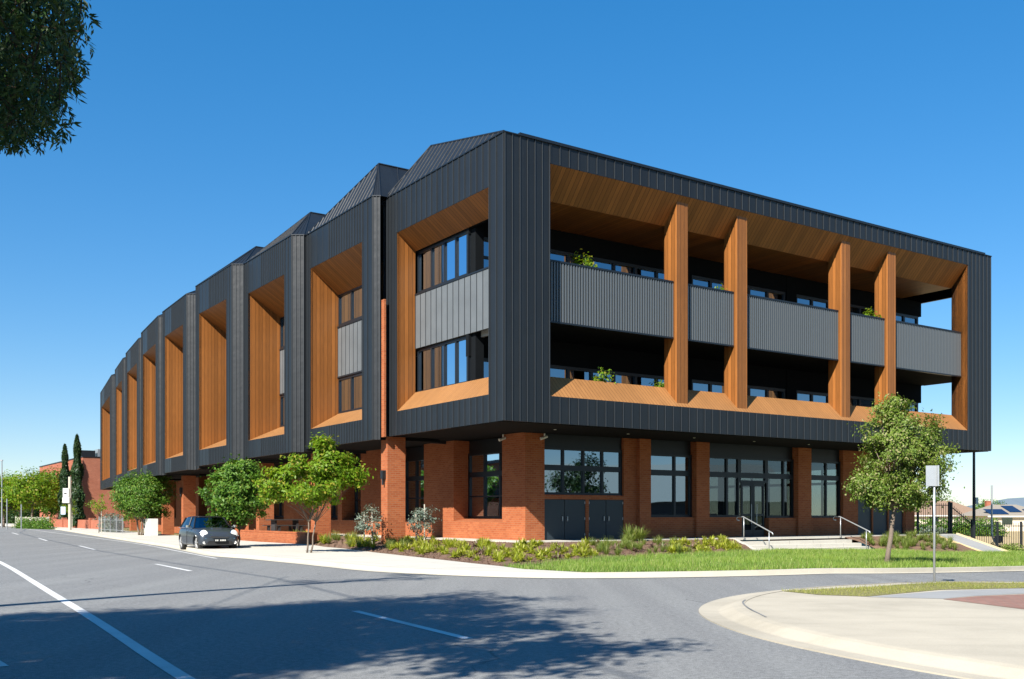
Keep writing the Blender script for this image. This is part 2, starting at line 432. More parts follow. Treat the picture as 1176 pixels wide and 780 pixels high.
def sheet(name, poly, z, mat, kind='structure', cuts=(8, 38), zf=None, label=None):
    me = bpy.data.meshes.new(name); bm = bmesh.new()
    vs = [bm.verts.new((x, y, 0)) for x, y in poly]; bm.faces.new(vs)
    bmesh.ops.triangulate(bm, faces=bm.faces)
    for c in cuts:
        bmesh.ops.bisect_plane(bm, geom=bm.verts[:]+bm.edges[:]+bm.faces[:], plane_co=(c, 0, 0), plane_no=(1, 0, 0))
    bmesh.ops.recalc_face_normals(bm, faces=bm.faces)
    if sum(f.normal.z for f in bm.faces) < 0: bmesh.ops.reverse_faces(bm, faces=bm.faces)
    uvl = bm.loops.layers.uv.new('UVMap')
    for v in bm.verts: v.co.z = z+gz(v.co.x)
    for f in bm.faces:
        for l in f.loops: l[uvl].uv = (l.vert.co.x*TX+l.vert.co.y*TY, -l.vert.co.x*TY+l.vert.co.y*TX)
    bm.to_mesh(me); bm.free(); me.materials.append(M[mat])
    return tag(link(bpy.data.objects.new(name, me)), kind=kind, label=label)
def strip(name, P, d0, d1, z0, z1, mat, side=True, round_=False):
    """ribbon along P between offsets d0 and d1, with vertical faces"""
    A = offset(P, d0); B = offset(P, d1); mb = MB()
    for i in range(len(P)-1):
        q = [A[i], A[i+1], B[i+1], B[i]]
        top = [(x, y, z1+gz(x)) for x, y in q]; bot = [(x, y, z0+gz(x)) for x, y in q]
        mb.face(top); 
        if side:
            mb.face([bot[0], bot[1], top[1], top[0]]); mb.face([bot[3], bot[2], top[2], top[3]])
    o = mb.build(name, mat, flow=True); tag(o, kind='structure'); return o

# terrain: one sheet to the horizon
mb = MB(); xs = [-6000, -2000, -600, -200, -60, 8, 14, 20, 26, 32, 38, 60, 200, 600, 2000, 6000]; ys = [-3000, -600, -150, -40, 0, 30, 60, 100, 200, 500, 1500, 3000, 9000]
for i in range(len(xs)-1):
    for j in range(len(ys)-1):
        mb.face([(xs[a], ys[b], -.05+gz(xs[a])) for a, b in ((i, j), (i+1, j), (i+1, j+1), (i, j+1))])
tag(mb.build('ground', 'terrain', flow=True), kind='structure')
road = [(-250,330)] + KERB + [(110,-60), (-30,-60), (-60,-10), (-45, 40), (-75,90), (-118,150), (-170,210)]
sheet('road', road, 0.0, 'asphalt')
# building side footpath block and its kerb
strip('kerb', KERB, 0.0, .17, -.05, .125, 'kerb')
strip('gutter', KERB, -.33, 0.0, -.05, .012, 'kerb', side=False)
inner = offset(KERB, .17)
i620 = min(range(len(KERB)), key=lambda i: abs(KERB[i][0]-1.9)+abs(KERB[i][1]-23.8))
left_edge = inner[:i620+1]
BED = [gp(430,634.5,.12), gp(486,640.6,.12), gp(543,647,.12), gp(577,650.5,.12)]
path_poly = left_edge + [gp(600,653.6,.12)] + BED[::-1] + [gp(400,630.5,.12),gp(372,628,.12), (-9.4,46.8), (-13,51.6),(-16,56.5), (-19.5,62),(-24.5,71),(-31,82),(-42,104),(-60,140),(-92,195),(-140,262)]
sheet('footpath', path_poly, .121, 'conc')
lawn_poly = inner[i620:] + [(110,120),(60,90),(45,68),(27,54),(24,53),(21.5,50.5),(17.7,47.4),(16.9,46.4),(11.4,42.6), gp(868,633,.12), gp(800,637,.12),gp(700,641,.12),gp(640,646.5,.12), gp(577,650.5,.12), gp(600,653.6,.12)]
sheet('lawn', lawn_poly, .115, 'lawn')
# island on the near right
def profile_strip(name, P, prof, mat):
    rows = [[(x, y, z+gz(x)) for x, y in offset(P, d)] for d, z in prof]; mb = MB()
    for a, b in zip(rows[:-1], rows[1:]):
        for i in range(len(P)-1): mb.face([a[i], a[i+1], b[i+1], b[i]])
    tag(mb.build(name, mat, flow=True, smooth=True), kind='structure')
profile_strip('island_kerb', ISL, [(0, -.05), (0, .016), (.30, .006), (.33, .012), (.42, .045), (.52, .082), (.62, .098), (.70, .10)], 'island')
isl_in = offset(ISL, .70)
sheet('corner_footpath', isl_in, .094, 'island')
verge = [gp(896,678.6,.1),gp(935,677,.1),gp(1000,674.2,.1),gp(1100,670.2,.02)] + [(14.1,22.9),(19.6,26.3),(30,33.5),(45,43.6),(45,42.2),(30,31.8),(19.6,24.6)] + [gp(1176,676,.02),gp(1083,680,.05),gp(995,685,.1),gp(940,683,.1)]
sheet('verge', verge, .100, 'drylawn')
gpath = [gp(995,685.4,.1),gp(1083,680.4,.07),gp(1176,676.4,.02),(19.6,24.5),(45,42.0),(45,40.0),(19.6,22.8),gp(1176,682,.05),gp(1083,687.5,.1)]
sheet('grey_footpath', gpath, .098, 'greypath')
pav = [gp(1083,688,.1),gp(1176,682.4,.06),(19.6,22.7),(45,39.8),(45,34),(22,18), gp(1176,699.5,.1)]
sheet('brick_paving', pav, .0985, 'paver')
# cut joint in the island concrete: narrow dark groove strips
def groove(pts, w, name='concrete_joint'):
    mb = MB()
    for a, b in zip(pts[:-1], pts[1:]):
        l = math.hypot(b[0]-a[0], b[1]-a[1]); nx, ny = -(b[1]-a[1])/l*w/2, (b[0]-a[0])/l*w/2
        mb.face([(a[0]-nx,a[1]-ny,.104), (b[0]-nx,b[1]-ny,.104), (b[0]+nx,b[1]+ny,.104), (a[0]+nx,a[1]+ny,.104)])
    tag(mb.build(name, 'asphalt', flow=True), kind='structure')
groove(smooth_path([gp(856,689,.1),gp(852,692,.1),gp(858,698,.1),gp(880,709,.1)]), .03)
LK = smooth_path([(-1.5,-12), (-4.4,2.5), (-7.4,8.2), (-11.0,14.2), (-21.0,31.5), (-34.5,54), (-57,88), (-90,130)])
strip('kerb', LK, 0.0, .17, -.05, .125, 'kerb'); strip('gutter', LK, -.33, 0.0, -.05, .012, 'kerb', side=False)
sheet('verge', offset(LK, .17)+[(-96,126),(-63,85),(-41,52),(-28,29),(-19,11),(-17,-30),(-6,-30)], .121, 'drylawn')
# painted lines
def stripe(name, a, b, w, z=.005, kerbrel=False):
    l = math.hypot(b[0]-a[0], b[1]-a[1]); nx, ny = -(b[1]-a[1])/l*w/2, (b[0]-a[0])/l*w/2
    mb = MB().face([(a[0]-nx,a[1]-ny,z), (b[0]-nx,b[1]-ny,z), (b[0]+nx,b[1]+ny,z), (a[0]+nx,a[1]+ny,z)])
    tag(mb.build(name, 'linepaint', flow=True), kind='structure')
LN = smooth_path([(.6,3.2), gp(212,781), gp(112,713.5), gp(60,682), gp(0,644.5), (-30,54), (-52,88), (-84,130)])
mb = MB(); A = offset(LN, -.075); B = offset(LN, .075)
for i in range(len(LN)-1): mb.face([(*A[i],.005), (*A[i+1],.005), (*B[i+1],.005), (*B[i],.005)])
tag(mb.build('solid_road_line', 'linepaint', flow=True), kind='structure')
for a, b in (((408,702),(538,734)), ((179,648),(219,656)), ((91,627),(109,631.5)), ((44,618),(54,621.2)), ((14,612),(21,614))):
    stripe('road_dash', gp(*a), gp(*b), .13)
stripe('road_dash', gp(-12,757), gp(2,766), .13)
EDGE = smooth_path([gp(20,606), gp(60,611.9), gp(157,624), gp(199,632), gp(232,638.5), gp(249,641.6)])
mb = MB(); A = offset(EDGE, -.05); B = offset(EDGE, .05)
for i in range(len(EDGE)-1): mb.face([(*A[i],.005), (*A[i+1],.005), (*B[i+1],.005), (*B[i],.005)])
tag(mb.build('parking_edge_line', 'linepaint', flow=True), kind='structure')

# ---------------------------------------------------------------- the office building
HT = 14.6
bld = empty('office_building', (0, 50, 0), 'long office building with red brick base, black metal cladding and orange timber recesses', 'building')
A0 = (-.27, 34.3)
R = Fr(-.27, 34.3, 24.57, 16.6, +1); RL = R.len
bays = [ # right x,y   left x,y   facade bottom
 ((-.27,34.3), (-5.33,41.75), 4.74),
 ((-5.73,41.25), (-9.75,47.2), 4.60),
 ((-10.32,47.0), (-14.02,52.45), 4.45),
 ((-14.66,52.5), (-18.15,57.6), 4.30),
 ((-19.34,59.6), (-22.60,64.9), 4.19),
 ((-23.35,66.2), (-26.75,72.4), 4.13),
 ((-27.75,74.6), (-31.4,81.6), 4.12),
 ((-32.55,84.0), (-36.0,91.0), 4.15),
 ((-37.6,94.2), (-44.3,108.0), 4.2)]
facR = [None, (-5.41,41.25), (-9.74,47.0), (-14.05,52.5), (-18.75,59.6), (-22.95,66.2), (-27.35,74.6), (-32.2,84.0), (-37.2,94.2)]
BF = [Fr(a[0], a[1], b[0]-a[0], b[1]-a[1], -1) for a, b, z in bays]
back = [(9.0,73.0), (-2,80), (-10,95), (-22,118)]

def ribs(mb, fr, u0, u1, z0, z1, step, d=0., w=.018, h=.032):
    n = max(1, int(round((u1-u0)/step))); st_ = len(mb.f)
    for i in range(n+1):
        u = u0+(u1-u0)*i/n
        u = min(max(u, u0+w/2), u1-w/2)
        fr.box(mb, u-w/2, u+w/2, d-h, d+.004, z0, z1)
    mb.r2.append((st_, len(mb.f)))
def frustum(fr, u0, u1, z0, z1, v0, v1, y0, y1, D, d0=.012):
    """the four lining panels from the front rectangle back to the rear one"""
    f = lambda a, b, c, d: MB().face([a, b, c, d])
    P = fr.p
    F0, F1, F2, F3 = P(u0,d0,z0), P(u1,d0,z0), P(u1,d0,z1), P(u0,d0,z1)
    B0, B1, B2, B3 = P(v0,D,y0), P(v1,D,y0), P(v1,D,y1), P(v0,D,y1)
    return f(F0,F1,B1,B0), f(F1,F2,B2,B1), f(F3,F2,B2,B3), f(F0,F3,B3,B0)
def window(fr, u0, u1, z0, z1, d, us, zs, parent, gl='glass', fw=.07, name='window'):
    mb = MB()
    fr.box(mb, u0, u1, d, d+.12, z0, z0+fw); fr.box(mb, u0, u1, d, d+.12, z1-fw, z1)
    fr.box(mb, u0, u0+fw, d+.002, d+.118, z0+fw, z1-fw); fr.box(mb, u1-fw, u1, d+.002, d+.118, z0+fw, z1-fw)
    for u in us: fr.box(mb, u-fw/2, u+fw/2, d+.005, d+.115, z0+fw, z1-fw)
    for z, t in zs: fr.box(mb, u0+fw, u1-fw, d+.008, d+.112, z-t/2, z+t/2)
    wf = mb.build(name, 'frame', parent)
    g = MB().face([fr.p(u0+fw/2,d+.07,z0+fw/2), fr.p(u1-fw/2,d+.07,z0+fw/2), fr.p(u1-fw/2,d+.07,z1-fw/2), fr.p(u0+fw/2,d+.07,z1-fw/2)])
    g.build('glass_pane', gl, wf)
    return wf

# --- right facade (five timber fins)
U0, U1 = 1.955, 27.6
def shell(mb, fr, u0, u1, a, b, zb, zo0, zo1, zt, th):
    """facade slab with one opening a..b x zo0..zo1"""
    fr.box(mb, u0, a, 0, th, zb, zt); fr.box(mb, b, u1, 0, th, zb, zt)
    fr.box(mb, a, b, 0, th, zb, zo0); fr.box(mb, a, b, 0, th, zo1, zt)
mb = MB()
R.box(mb, 0, U0, 0, .94, 4.74, HT)
R.box(mb, U1, RL, 0, .87, 4.74, HT)
R.box(mb, U0, U1, 0, .12, 4.74, 5.7); R.box(mb, U0, U1, 0, .12, 13.9, HT)
R.box(mb, RL-.12, RL, .87, 24, 4.74, 6.5); R.box(mb, RL-.12, RL, .87, 24, 12.9, HT)
ribs(mb, R, .02, U0-.03, 4.74, HT, .33); ribs(mb, R, U1+.03, RL-.02, 4.74, HT, .33)
ribs(mb, R, U0, U1, 4.74, 5.69, .42); ribs(mb, R, U0, U1, 13.91, HT, .42)
mb.build('end_cladding', 'clad', bld)
mb = MB(); R.box(mb, .62, RL-.6, -.06, .3, HT, HT+.10); R.box(mb, 0, .62, -.04, .3, HT, HT+.04); R.box(mb, RL-.6, RL+.03, -.04, .3, HT, HT+.04)
R.box(mb, RL-.3, RL+.04, .3, 24, HT, HT+.04)
mb.build('roof_capping', 'frame', bld)
rs = frustum(R, U0, U1, 5.7, 13.9, U0, U1, 6.53, 12.9, .87)
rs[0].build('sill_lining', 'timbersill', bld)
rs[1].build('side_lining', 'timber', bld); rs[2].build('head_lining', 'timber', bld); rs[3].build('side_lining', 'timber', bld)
mb = MB(); R.box(mb, U0-.4, U1, .90, 4.3, 12.902, 13.1); mb.build('balcony_ceiling', 'timber', bld)
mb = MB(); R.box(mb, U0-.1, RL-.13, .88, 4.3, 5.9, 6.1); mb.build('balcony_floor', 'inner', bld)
fins = [783.3, 851.9, 971.0, 1023.8]
FU = [R.u_at(x, .2) for x in fins]
for u in FU:
    mb = MB(); R.box(mb, u-.30, u+.30, .18, .90, 5.72, 13.86)
    mb.build('timber_fin', 'timber', bld, bevel=.012)
# guards between the fins
gu = [U0+.05]+FU+[U1-.02]
for i in range(5):
    a = gu[i]+(.32 if i else 0); b = gu[i+1]-(.32 if i < 4 else 0)
    mb = MB(); R.box(mb, a, b, .40, .46, 8.44, 10.56)
    g = mb.build('balcony_guard', 'guardback', bld)
    mb = MB(); n = int((b-a)/.125)
    for k in range(n+1):
        u = a+(b-a-.062)*k/n; R.box(mb, u, u+.062, .345, .402, 8.44, 10.56)
    mb.build('batten', 'batten', g)
    mb = MB(); R.box(mb, a, b, .33, .48, 10.562, 10.63); mb.build('top_rail', 'frame', g)
    mb = MB(); R.box(mb, a, b, .33, .48, 8.38, 8.438); mb.build('bottom_rail', 'frame', g)
mb = MB(); R.box(mb, RL-.14, RL-.08, .88, 3.7, 8.44, 10.56); mb.build('balcony_guard', 'cladpale', bld)
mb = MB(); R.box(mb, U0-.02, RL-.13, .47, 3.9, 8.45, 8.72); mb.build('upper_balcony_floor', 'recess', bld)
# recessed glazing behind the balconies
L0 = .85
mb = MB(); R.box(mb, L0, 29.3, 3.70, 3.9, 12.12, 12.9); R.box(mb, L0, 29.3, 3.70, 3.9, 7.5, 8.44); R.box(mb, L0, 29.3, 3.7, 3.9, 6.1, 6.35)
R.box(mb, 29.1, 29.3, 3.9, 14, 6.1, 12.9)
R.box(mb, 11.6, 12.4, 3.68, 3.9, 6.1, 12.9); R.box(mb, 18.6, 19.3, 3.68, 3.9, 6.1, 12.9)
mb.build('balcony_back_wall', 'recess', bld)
for (a, b) in ((L0, 11.6), (12.4, 18.6), (19.3, 29.1)):
    n = int(round((b-a)/1.25))
    us = [a+(b-a)*k/n for k in range(1, n)]
    window(R, a, b, 8.73, 12.12, 3.74, us, [(11.35, .10)], bld, fw=.13)
    window(R, a, b, 6.35, 7.5, 3.74, us, [], bld, fw=.13)
# --- street bays
for k, (a, b, zb) in enumerate(bays):
    fr = BF[k]; L = fr.len
    if k == 0: o0, o1, zo0, zo1, dep, y0, y1 = .955, 7.85, 5.72, 12.98, .85, 6.54, 12.34
    else:
        o0, o1, zo0, zo1, y0, y1 = .134*L, .904*L, zb+.90, 12.96, zb+1.68, 11.89
        dep = 1.4 if k == 1 else 1.75
        if k >= 4: o0 = .12*L
    mb = MB(); shell(mb, fr, .94 if k == 0 else 0, L, o0, o1, zb, zo0, zo1, HT, .12)
    if k == 0:
        mb = MB(); fr.box(mb, o1, L, 0, .12, zb, HT); fr.box(mb, o0+.001, o1, 0, .12, zb, zo0); fr.box(mb, o0+.001, o1, 0, .12, zo1, HT)
    fr.box(mb, L-.12, L, .12, 1.8, zb, HT)
    wide = .62 if k else .38
    sp = .26 if k else .40
    ribs(mb, fr, .03, o0-.02, zb, HT, .45); ribs(mb, fr, o1+.03, L-.02, zb, HT, .30)
    mid = o0+(o1-o0)*.62 if k else o1
    for (z0, z1) in ((zb, zo0-.01), (zo1+.01, HT)):
        ribs(mb, fr, o0, mid, z0, z1, sp, w=.022)
        if k: ribs(mb, fr, mid, o1, z0, z1, wide, h=.012)
    mb.build('bay_cladding', 'clad', bld)
    mb = MB(); fr.box(mb, 0, L+.02, -.04, .2, HT, HT+.045); mb.build('roof_capping', 'frame', bld)
    # lining
    ls = frustum(fr, o0, o1, zo0, zo1, o0, o1, y0, y1, dep)
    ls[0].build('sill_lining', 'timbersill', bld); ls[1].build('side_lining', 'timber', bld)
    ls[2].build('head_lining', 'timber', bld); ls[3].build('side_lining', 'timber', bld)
    # window wall
    if k == 0:
        s0, s1, w0 = 8.34, 10.58, 3.72
        mb = MB(); fr.box(mb, o0-.2, o1+.1, dep, dep+.08, s0, s1-.06); sp_ = mb.build('spandrel_panel', 'cladpale', bld)
        mb = MB(); ribs(mb, fr, o0, o1-.02, s0, s1-.06, .42, d=dep, w=.02, h=.02); mb.build('panel_joint', 'batten', sp_)
        mb = MB(); fr.box(mb, o0-.2, o1+.1, dep-.03, dep+.12, s1-.058, s1); mb.build('panel_capping', 'frame', sp_)
        for (z0, z1) in ((6.5, s0-.02), (s1+.02, 12.34)):
            us = [4.85, 5.75, 6.75]
            window(fr, w0, o1+.05, z0, z1, dep+.12, us, [], bld, fw=.10)
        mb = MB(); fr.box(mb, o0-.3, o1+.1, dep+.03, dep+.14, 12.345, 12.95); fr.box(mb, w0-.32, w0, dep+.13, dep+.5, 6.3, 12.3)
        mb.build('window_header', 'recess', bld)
        mb = MB(); fr.box(mb, 7.0, o1, dep+.30, dep+.34, 6.5, 12.2); mb.build('window_blind', 'blind', bld)
    else:
        s0, s1 = zb+3.42, zb+5.72
        mb = MB(); fr.box(mb, o0-.1, o1+.1, dep-.02, dep+.1, s0, s1); sp_ = mb.build('spandrel_panel', 'cladpale', bld)
        mb = MB(); ribs(mb, fr, o0, o1, s0, s1, .42, d=dep-.02, w=.02, h=.015); mb.build('panel_joint', 'batten', sp_)
        for z_ in (s1, s0-.07):
            mb = MB(); fr.box(mb, o0-.1, o1+.1, dep-.06, dep+.12, z_, z_+.07); mb.build('panel_capping', 'frame', sp_)
        n = 4; us = [o0+(o1-o0)*q/n for q in range(1, n)]
        window(fr, o0-.05, o1+.05, y0-.02, s0-.072, dep, us, [], bld, fw=.11)
        window(fr, o0-.05, o1+.05, s1+.072, y1+.02, dep, us, [], bld, fw=.11)
        mb = MB(); fr.box(mb, o0+.1, o1-.1, dep+.26, dep+.30, y0, y1); mb.build('window_blind', 'blind', bld)
    # underside skirt
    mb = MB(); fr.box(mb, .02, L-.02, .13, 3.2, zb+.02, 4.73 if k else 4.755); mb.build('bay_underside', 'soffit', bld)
    # bright narrow facet between this bay and the previous one
    if k:
        q = facR[k]; ff = Fr(a[0], a[1], q[0]-a[0], q[1]-a[1], +1)
        mb = MB(); ff.box(mb, 0, ff.len, 0, .12, zb, HT); ribs(mb, ff, .01, ff.len-.01, zb, HT, .20, w=.02); mb.build('corner_facet', 'clad', bld)
        mb = MB(); ff.box(mb, -.02, ff.len+.02, -.04, .2, HT+.001, HT+.046); mb.build('roof_capping', 'frame', bld)
        pb = bays[k-1][1]; rr = Fr(q[0], q[1]+.02, pb[0]+.12-q[0], pb[1]+.12-q[1], +1) if math.hypot(q[0]-pb[0], q[1]-pb[1]) > .6 else None
        if rr:
            mb = MB(); rr.box(mb, 0, rr.len, 0, .1, zb, HT-.02); mb.build('return_cladding', 'clad', bld)
        # deep recess lining so no light leaks behind
        mb = MB(); fx = Fr(q[0], q[1]+(1.3 if k == 1 else 0), .83, .56, +1); fx.box(mb, 0, 3.2, .0, .1, zb+.03, HT-.03); mb.build('return_cladding', 'clad', bld)
# roofs
rise = [2.0, 1.95, 1.85, 1.6, 1.1, 1.0, .9, .9, .9]
pk0 = (-3.30, 40.9, 16.55)
mb = MB(); C = (-.27,34.3,HT+.03); B = (*bays[0][1],HT+.03); Rc = (24.3,50.9,HT+.03)
P2 = (pk0[0]+.8286*19, pk0[1]+.5599*19, 16.55); B2 = (B[0]+.83*24, B[1]+.56*24, HT+.03)
for f in ([C,B,pk0], [C,pk0,P2,Rc], [B,B2,P2,pk0], [Rc,P2,B2]): mb.face(f)
def roof_ribs(mb, p, q, apex, n, r=.022):
    p, q, apex = Vector(p), Vector(q), Vector(apex)
    e = q-p; h = apex-p; t = h.dot(e)/e.dot(e); foot = p+e*t; up = apex-foot
    for i in range(1, n):
        s = i/n; base = p+e*s
        f = s/t if s < t else (1-s)/(1-t) if t < 1 else 1
        if t <= 0: f = 1-s
        if t >= 1: f = s
        f = max(0, min(1, f))
        mb.tube([base+Vector((0,0,.01)), base+up*f+Vector((0,0,.01))], r, 4)
roof_ribs(mb, C, B, pk0, 21)
mb.tube([C, pk0], .04, 5); mb.tube([B, pk0], .04, 5); mb.tube([pk0, P2], .05, 5)
mb.build('roof', 'clad', bld)
pk = [None, (-5.72,43.0), (-9.97,49.6), (-14.05,55.0), (-18.6,62.0), (-22.7,68.4), (-27.1,76.8), (-31.9,86.2), (-36.9,96.5)]
for k in range(1, 9):
    a, b, zb = bays[k]; q = facR[k]; z = HT+.03
    Pk = (*pk[k], HT+rise[k]); Pe = (pk[k][0]+.83*14, pk[k][1]+.56*14, HT+rise[k])
    a3, b3, q3 = (*a, z), (*b, z), (*q, z); be = (b[0]+.83*14, b[1]+.56*14, z); qe = (q[0]+.83*14, q[1]+.56*14, z)
    mb = MB()
    for f in ([a3,b3,Pk], [q3,a3,Pk], [q3,Pk,Pe,qe], [b3,be,Pe,Pk]): mb.face(f)
    roof_ribs(mb, a3, b3, Pk, 18); 
    for s in (.33, .66):
        m_ = Vector(q3).lerp(Vector(a3), s); mb.tube([m_, Vector(Pk)], .02, 4)
    for e in (a3, b3, q3): mb.tube([e, Pk], .035, 5)
    mb.tube([Pk, Pe], .05, 5)
    for i in range(1, 9):
        s = i*.9; p0 = Vector(Pk)+Vector((.83,.56,0))*s; p1 = Vector(q3)+Vector((.83,.56,0))*s*1.0
        mb.tube([p0, p1], .03, 4)
    mb.build('roof', 'clad', bld)
# slabs that close the building
outer = [(a[0]+.3, a[1]+.3) for a, b, z in bays for a in (a, b)]
outer = [(x+.05, y+.02) for x, y in outer]
poly = outer + [(-27,120)] + [(13.1,67.5), R.xy(RL-.15, .12)] + [R.xy(.3,.12)]
MB().prism(poly, 14.35, 14.55).build('roof_slab', 'frame', bld)
def inset(k, d): return [BF[k].xy(-.1 if k else .5, d), BF[k].xy(BF[k].len, d)]
poly2 = [R.xy(.5,.6)] + [p for k in range(9) for p in inset(k, 1.75 if k else 1.1)] + [(-27,119.5), (13.1,67.3), R.xy(RL-.15, .6)]
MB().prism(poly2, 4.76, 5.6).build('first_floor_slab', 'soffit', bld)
poly3 = [R.xy(1.2,3.95)] + [p for k in range(9) for p in inset(k, 2.1 if k else 1.3)] + [(-27,119), (13,67), R.xy(29.2, 3.95)]
MB().prism(poly3, 8.2, 8.5).build('second_floor_slab', 'innerlight', bld)
MB().prism(poly3, 12.6, 12.8).build('upper_ceiling', 'innerlight', bld)
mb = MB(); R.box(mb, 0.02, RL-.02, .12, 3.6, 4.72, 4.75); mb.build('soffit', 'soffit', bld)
for i in range(7):
    c = R.p(3.5+i*3.6, 1.8, 4.70); MB().tube([c, (c[0], c[1], 4.722)], .05, 12).build('downlight', 'white', bld)
# inner partition so upper floors are not see-through
wall_in = [R.xy(4.5, 8.5)] + [BF[k].xy(BF[k].len*.5, 6.0) for k in range(1, 9)] + [(-26,116), (12,66), R.xy(29.0, 8.5)]
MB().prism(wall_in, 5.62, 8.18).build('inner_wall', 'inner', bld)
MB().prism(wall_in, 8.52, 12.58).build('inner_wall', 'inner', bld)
# back wall
bw = Fr(13.1,67.5,-27-13.1,120-67.5,+1); mb = MB(); bw.box(mb, 0, bw.len, -.1, .1, 0, HT); mb.build('rear_cladding', 'clad', bld)
e2 = Fr(-27,120,-44.3+27,108-120,+1); mb = MB(); e2.box(mb, 0, e2.len, -.1, .1, 4.2, HT); mb.build('rear_cladding', 'clad', bld)
mb = MB(); R.box(mb, RL-.14, RL-.02, 14, 20.2, 4.75, HT); mb.build('end_cladding', 'clad', bld)

# --- ground floor, right side
G = Fr(.52, 39.2, .8286, .5599, +1)
EU = 25.2
def wallbox(mb, u0, u1, z0, z1, d0=0, d1=.35, fr=G): fr.box(mb, u0, u1, d0, d1, z0, z1)
ux = lambda x, d=0: G.u_at(x, d)
c1, c2 = ux(625.4), ux(717.5)
def brickobj(name, lst, fr=G, parent=bld, mat='brick', bevel=0):
    mb = MB()
    for a in lst: fr.box(mb, a[0], a[1], a[4] if len(a) > 4 else 0, a[5] if len(a) > 5 else .35, a[2], a[3])
    return mb.build(name, mat, parent, bevel=bevel)
ZT = 4.745
brickobj('corner_brick_pier', [(0, c1, 0, ZT, 0, 1.3)])
# cabinets and window above
a1, a2, a3 = c1, ux(672.5, .08), ux(676, .08)
brickobj('brick_wall', [(c1, c2, 2.13, 2.31, .06, .4), (a2, a3, .3, 2.13, .06, .4), (c2, ux(734.8), 0, ZT, .06, .4)])
def doorpair(u0, u1, z0, z1, d):
    m = (u0+u1)/2; 
    for (a, b, s) in ((u0, m-.006, 1), (m+.006, u1, -1)):
        mb = MB(); G.box(mb, a+.01, b-.004, d, d+.06, z0, z1-.01); dr = mb.build('cabinet_door', 'door', bld, bevel=.006)
        h = MB(); hx = b-.12 if s > 0 else a+.12; G.box(h, hx-.02, hx+.02, d-.05, d-.02, 1.25, 1.45); G.box(h, hx-.02, hx+.02, d-.05, d, 1.25, 1.28); G.box(h, hx-.02, hx+.02, d-.05, d, 1.42, 1.45)
        h.build('door_handle', 'steel', dr)
        hg = MB(); hx = a+.03 if s > 0 else b-.03
        for z in (.65, 1.3, 1.95): G.box(hg, hx-.02, hx+.02, d-.015, d+.01, z, z+.1)
        hg.build('hinge', 'steel', dr)
doorpair(c1, a2, .5, 2.13, .10); doorpair(a3, c2, .5, 2.13, .10)
mb = MB(); G.box(mb, c1, c2, .2, .3, 4.22, ZT); mb.build('window_header', 'frame', bld)
wd = (c2-c1)
window(G, c1, c2, 2.31, 4.22, .16, [c1+wd*f for f in (.255, .505, .745)], [(3.40, .22)], bld, fw=.10)
# projecting pier
p1, p2 = ux(734.8, -.15), ux(747.7, -.15)
brickobj('brick_pier', [(p1, p2, 0, ZT, -.15, .4)], bevel=.006)
q1, q2 = ux(800, -.15), ux(815, -.15)
brickobj('brick_pier', [(q1, q2, 0, ZT, -.15, .4)], bevel=.006)
brickobj('low_brick_wall', [(p2, q1, 0, 1.40, .0, .35)])
mb = MB(); G.box(mb, p2, q1, .22, .3, 4.16, ZT); mb.build('window_header', 'frame', bld)
window(G, p2, q1, 1.40, 4.16, .14, [ux(774, .2)], [(3.33, .24)], bld, fw=.11)
# entry
e1, e2_, e3, e4 = ux(852), ux(883), ux(917, -.15), ux(932, -.15)
brickobj('low_brick_wall', [(q2, e1, 0, 1.40, .0, .35)]); brickobj('low_brick_wall', [(e2_, e3, 0, 1.36, .0, .35)])
mb = MB(); G.box(mb, q2, e3, .22, .3, 4.16, ZT); mb.build('window_header', 'frame', bld)
window(G, q2, e1, 1.40, 4.16, .14, [ux(834, .2)], [(3.33, .24)], bld, 'clearglass', fw=.10)
window(G, e2_, e3, 1.36, 4.16, .14, [ux(899, .2)], [(3.33, .24)], bld, 'clearglass', fw=.10)
window(G, e1, e2_, 3.0, 4.16, .14, [], [(3.33, .24)], bld, 'clearglass', fw=.10)
dm = (e1+e2_)/2
for (a, b) in ((e1+.12, dm), (dm, e2_-.12)):
    mb = MB(); G.box(mb, a+.01, a+.12, .16, .23, .5, 3.0); G.box(mb, b-.12, b-.01, .16, .23, .5, 3.0); G.box(mb, a+.12, b-.12, .16, .23, .5, .8); G.box(mb, a+.12, b-.12, .16, .23, 2.85, 3.0); G.box(mb, a+.12, b-.12, .16, .23, 1.45, 1.55)
    dr = mb.build('glass_door', 'frame', bld); MB().face([G.p(a+.1,.2,.75), G.p(b-.1,.2,.75), G.p(b-.1,.2,2.9), G.p(a+.1,.2,2.9)]).build('glass_pane', 'clearglass', dr)
    hx = b-.18 if a < dm-.2 and b <= dm+.01 else a+.18
    MB().tube([G.p(hx,.08,1.1), G.p(hx,.08,2.0)], .018).build('door_handle', 'steel', dr)
brickobj('brick_pier', [(e3, e4, 0, ZT, -.15, .4)], bevel=.006)
f1 = ux(968)
brickobj('low_brick_wall', [(e4, f1, 0, 1.36, .0, .35)])
mb = MB(); G.box(mb, e4, f1, .22, .3, 4.16, ZT); mb.build('window_header', 'frame', bld)
window(G, e4, f1, 1.36, 4.16, .14, [ux(948, .2)], [(3.33, .24)], bld, 'clearglass', fw=.10)
h1, h2 = ux(985), ux(1040)
brickobj('brick_wall', [(f1, h1, 0, ZT, -.02, .4), (h2, EU, 0, ZT, 0, .4), (h1, h2, 3.0, ZT, .05, .4)])
n = 3
for i in range(n):
    a = h1+(h2-h1)*i/n; b = h1+(h2-h1)*(i+1)/n
    mb = MB(); G.box(mb, a+.02, b-.10, .12, .2, .5, 2.98); mb.build('service_door', 'door', bld)
    brickobj('brick_mullion', [(b-.10, b+.0, .3, 3.0, .05, .3)])
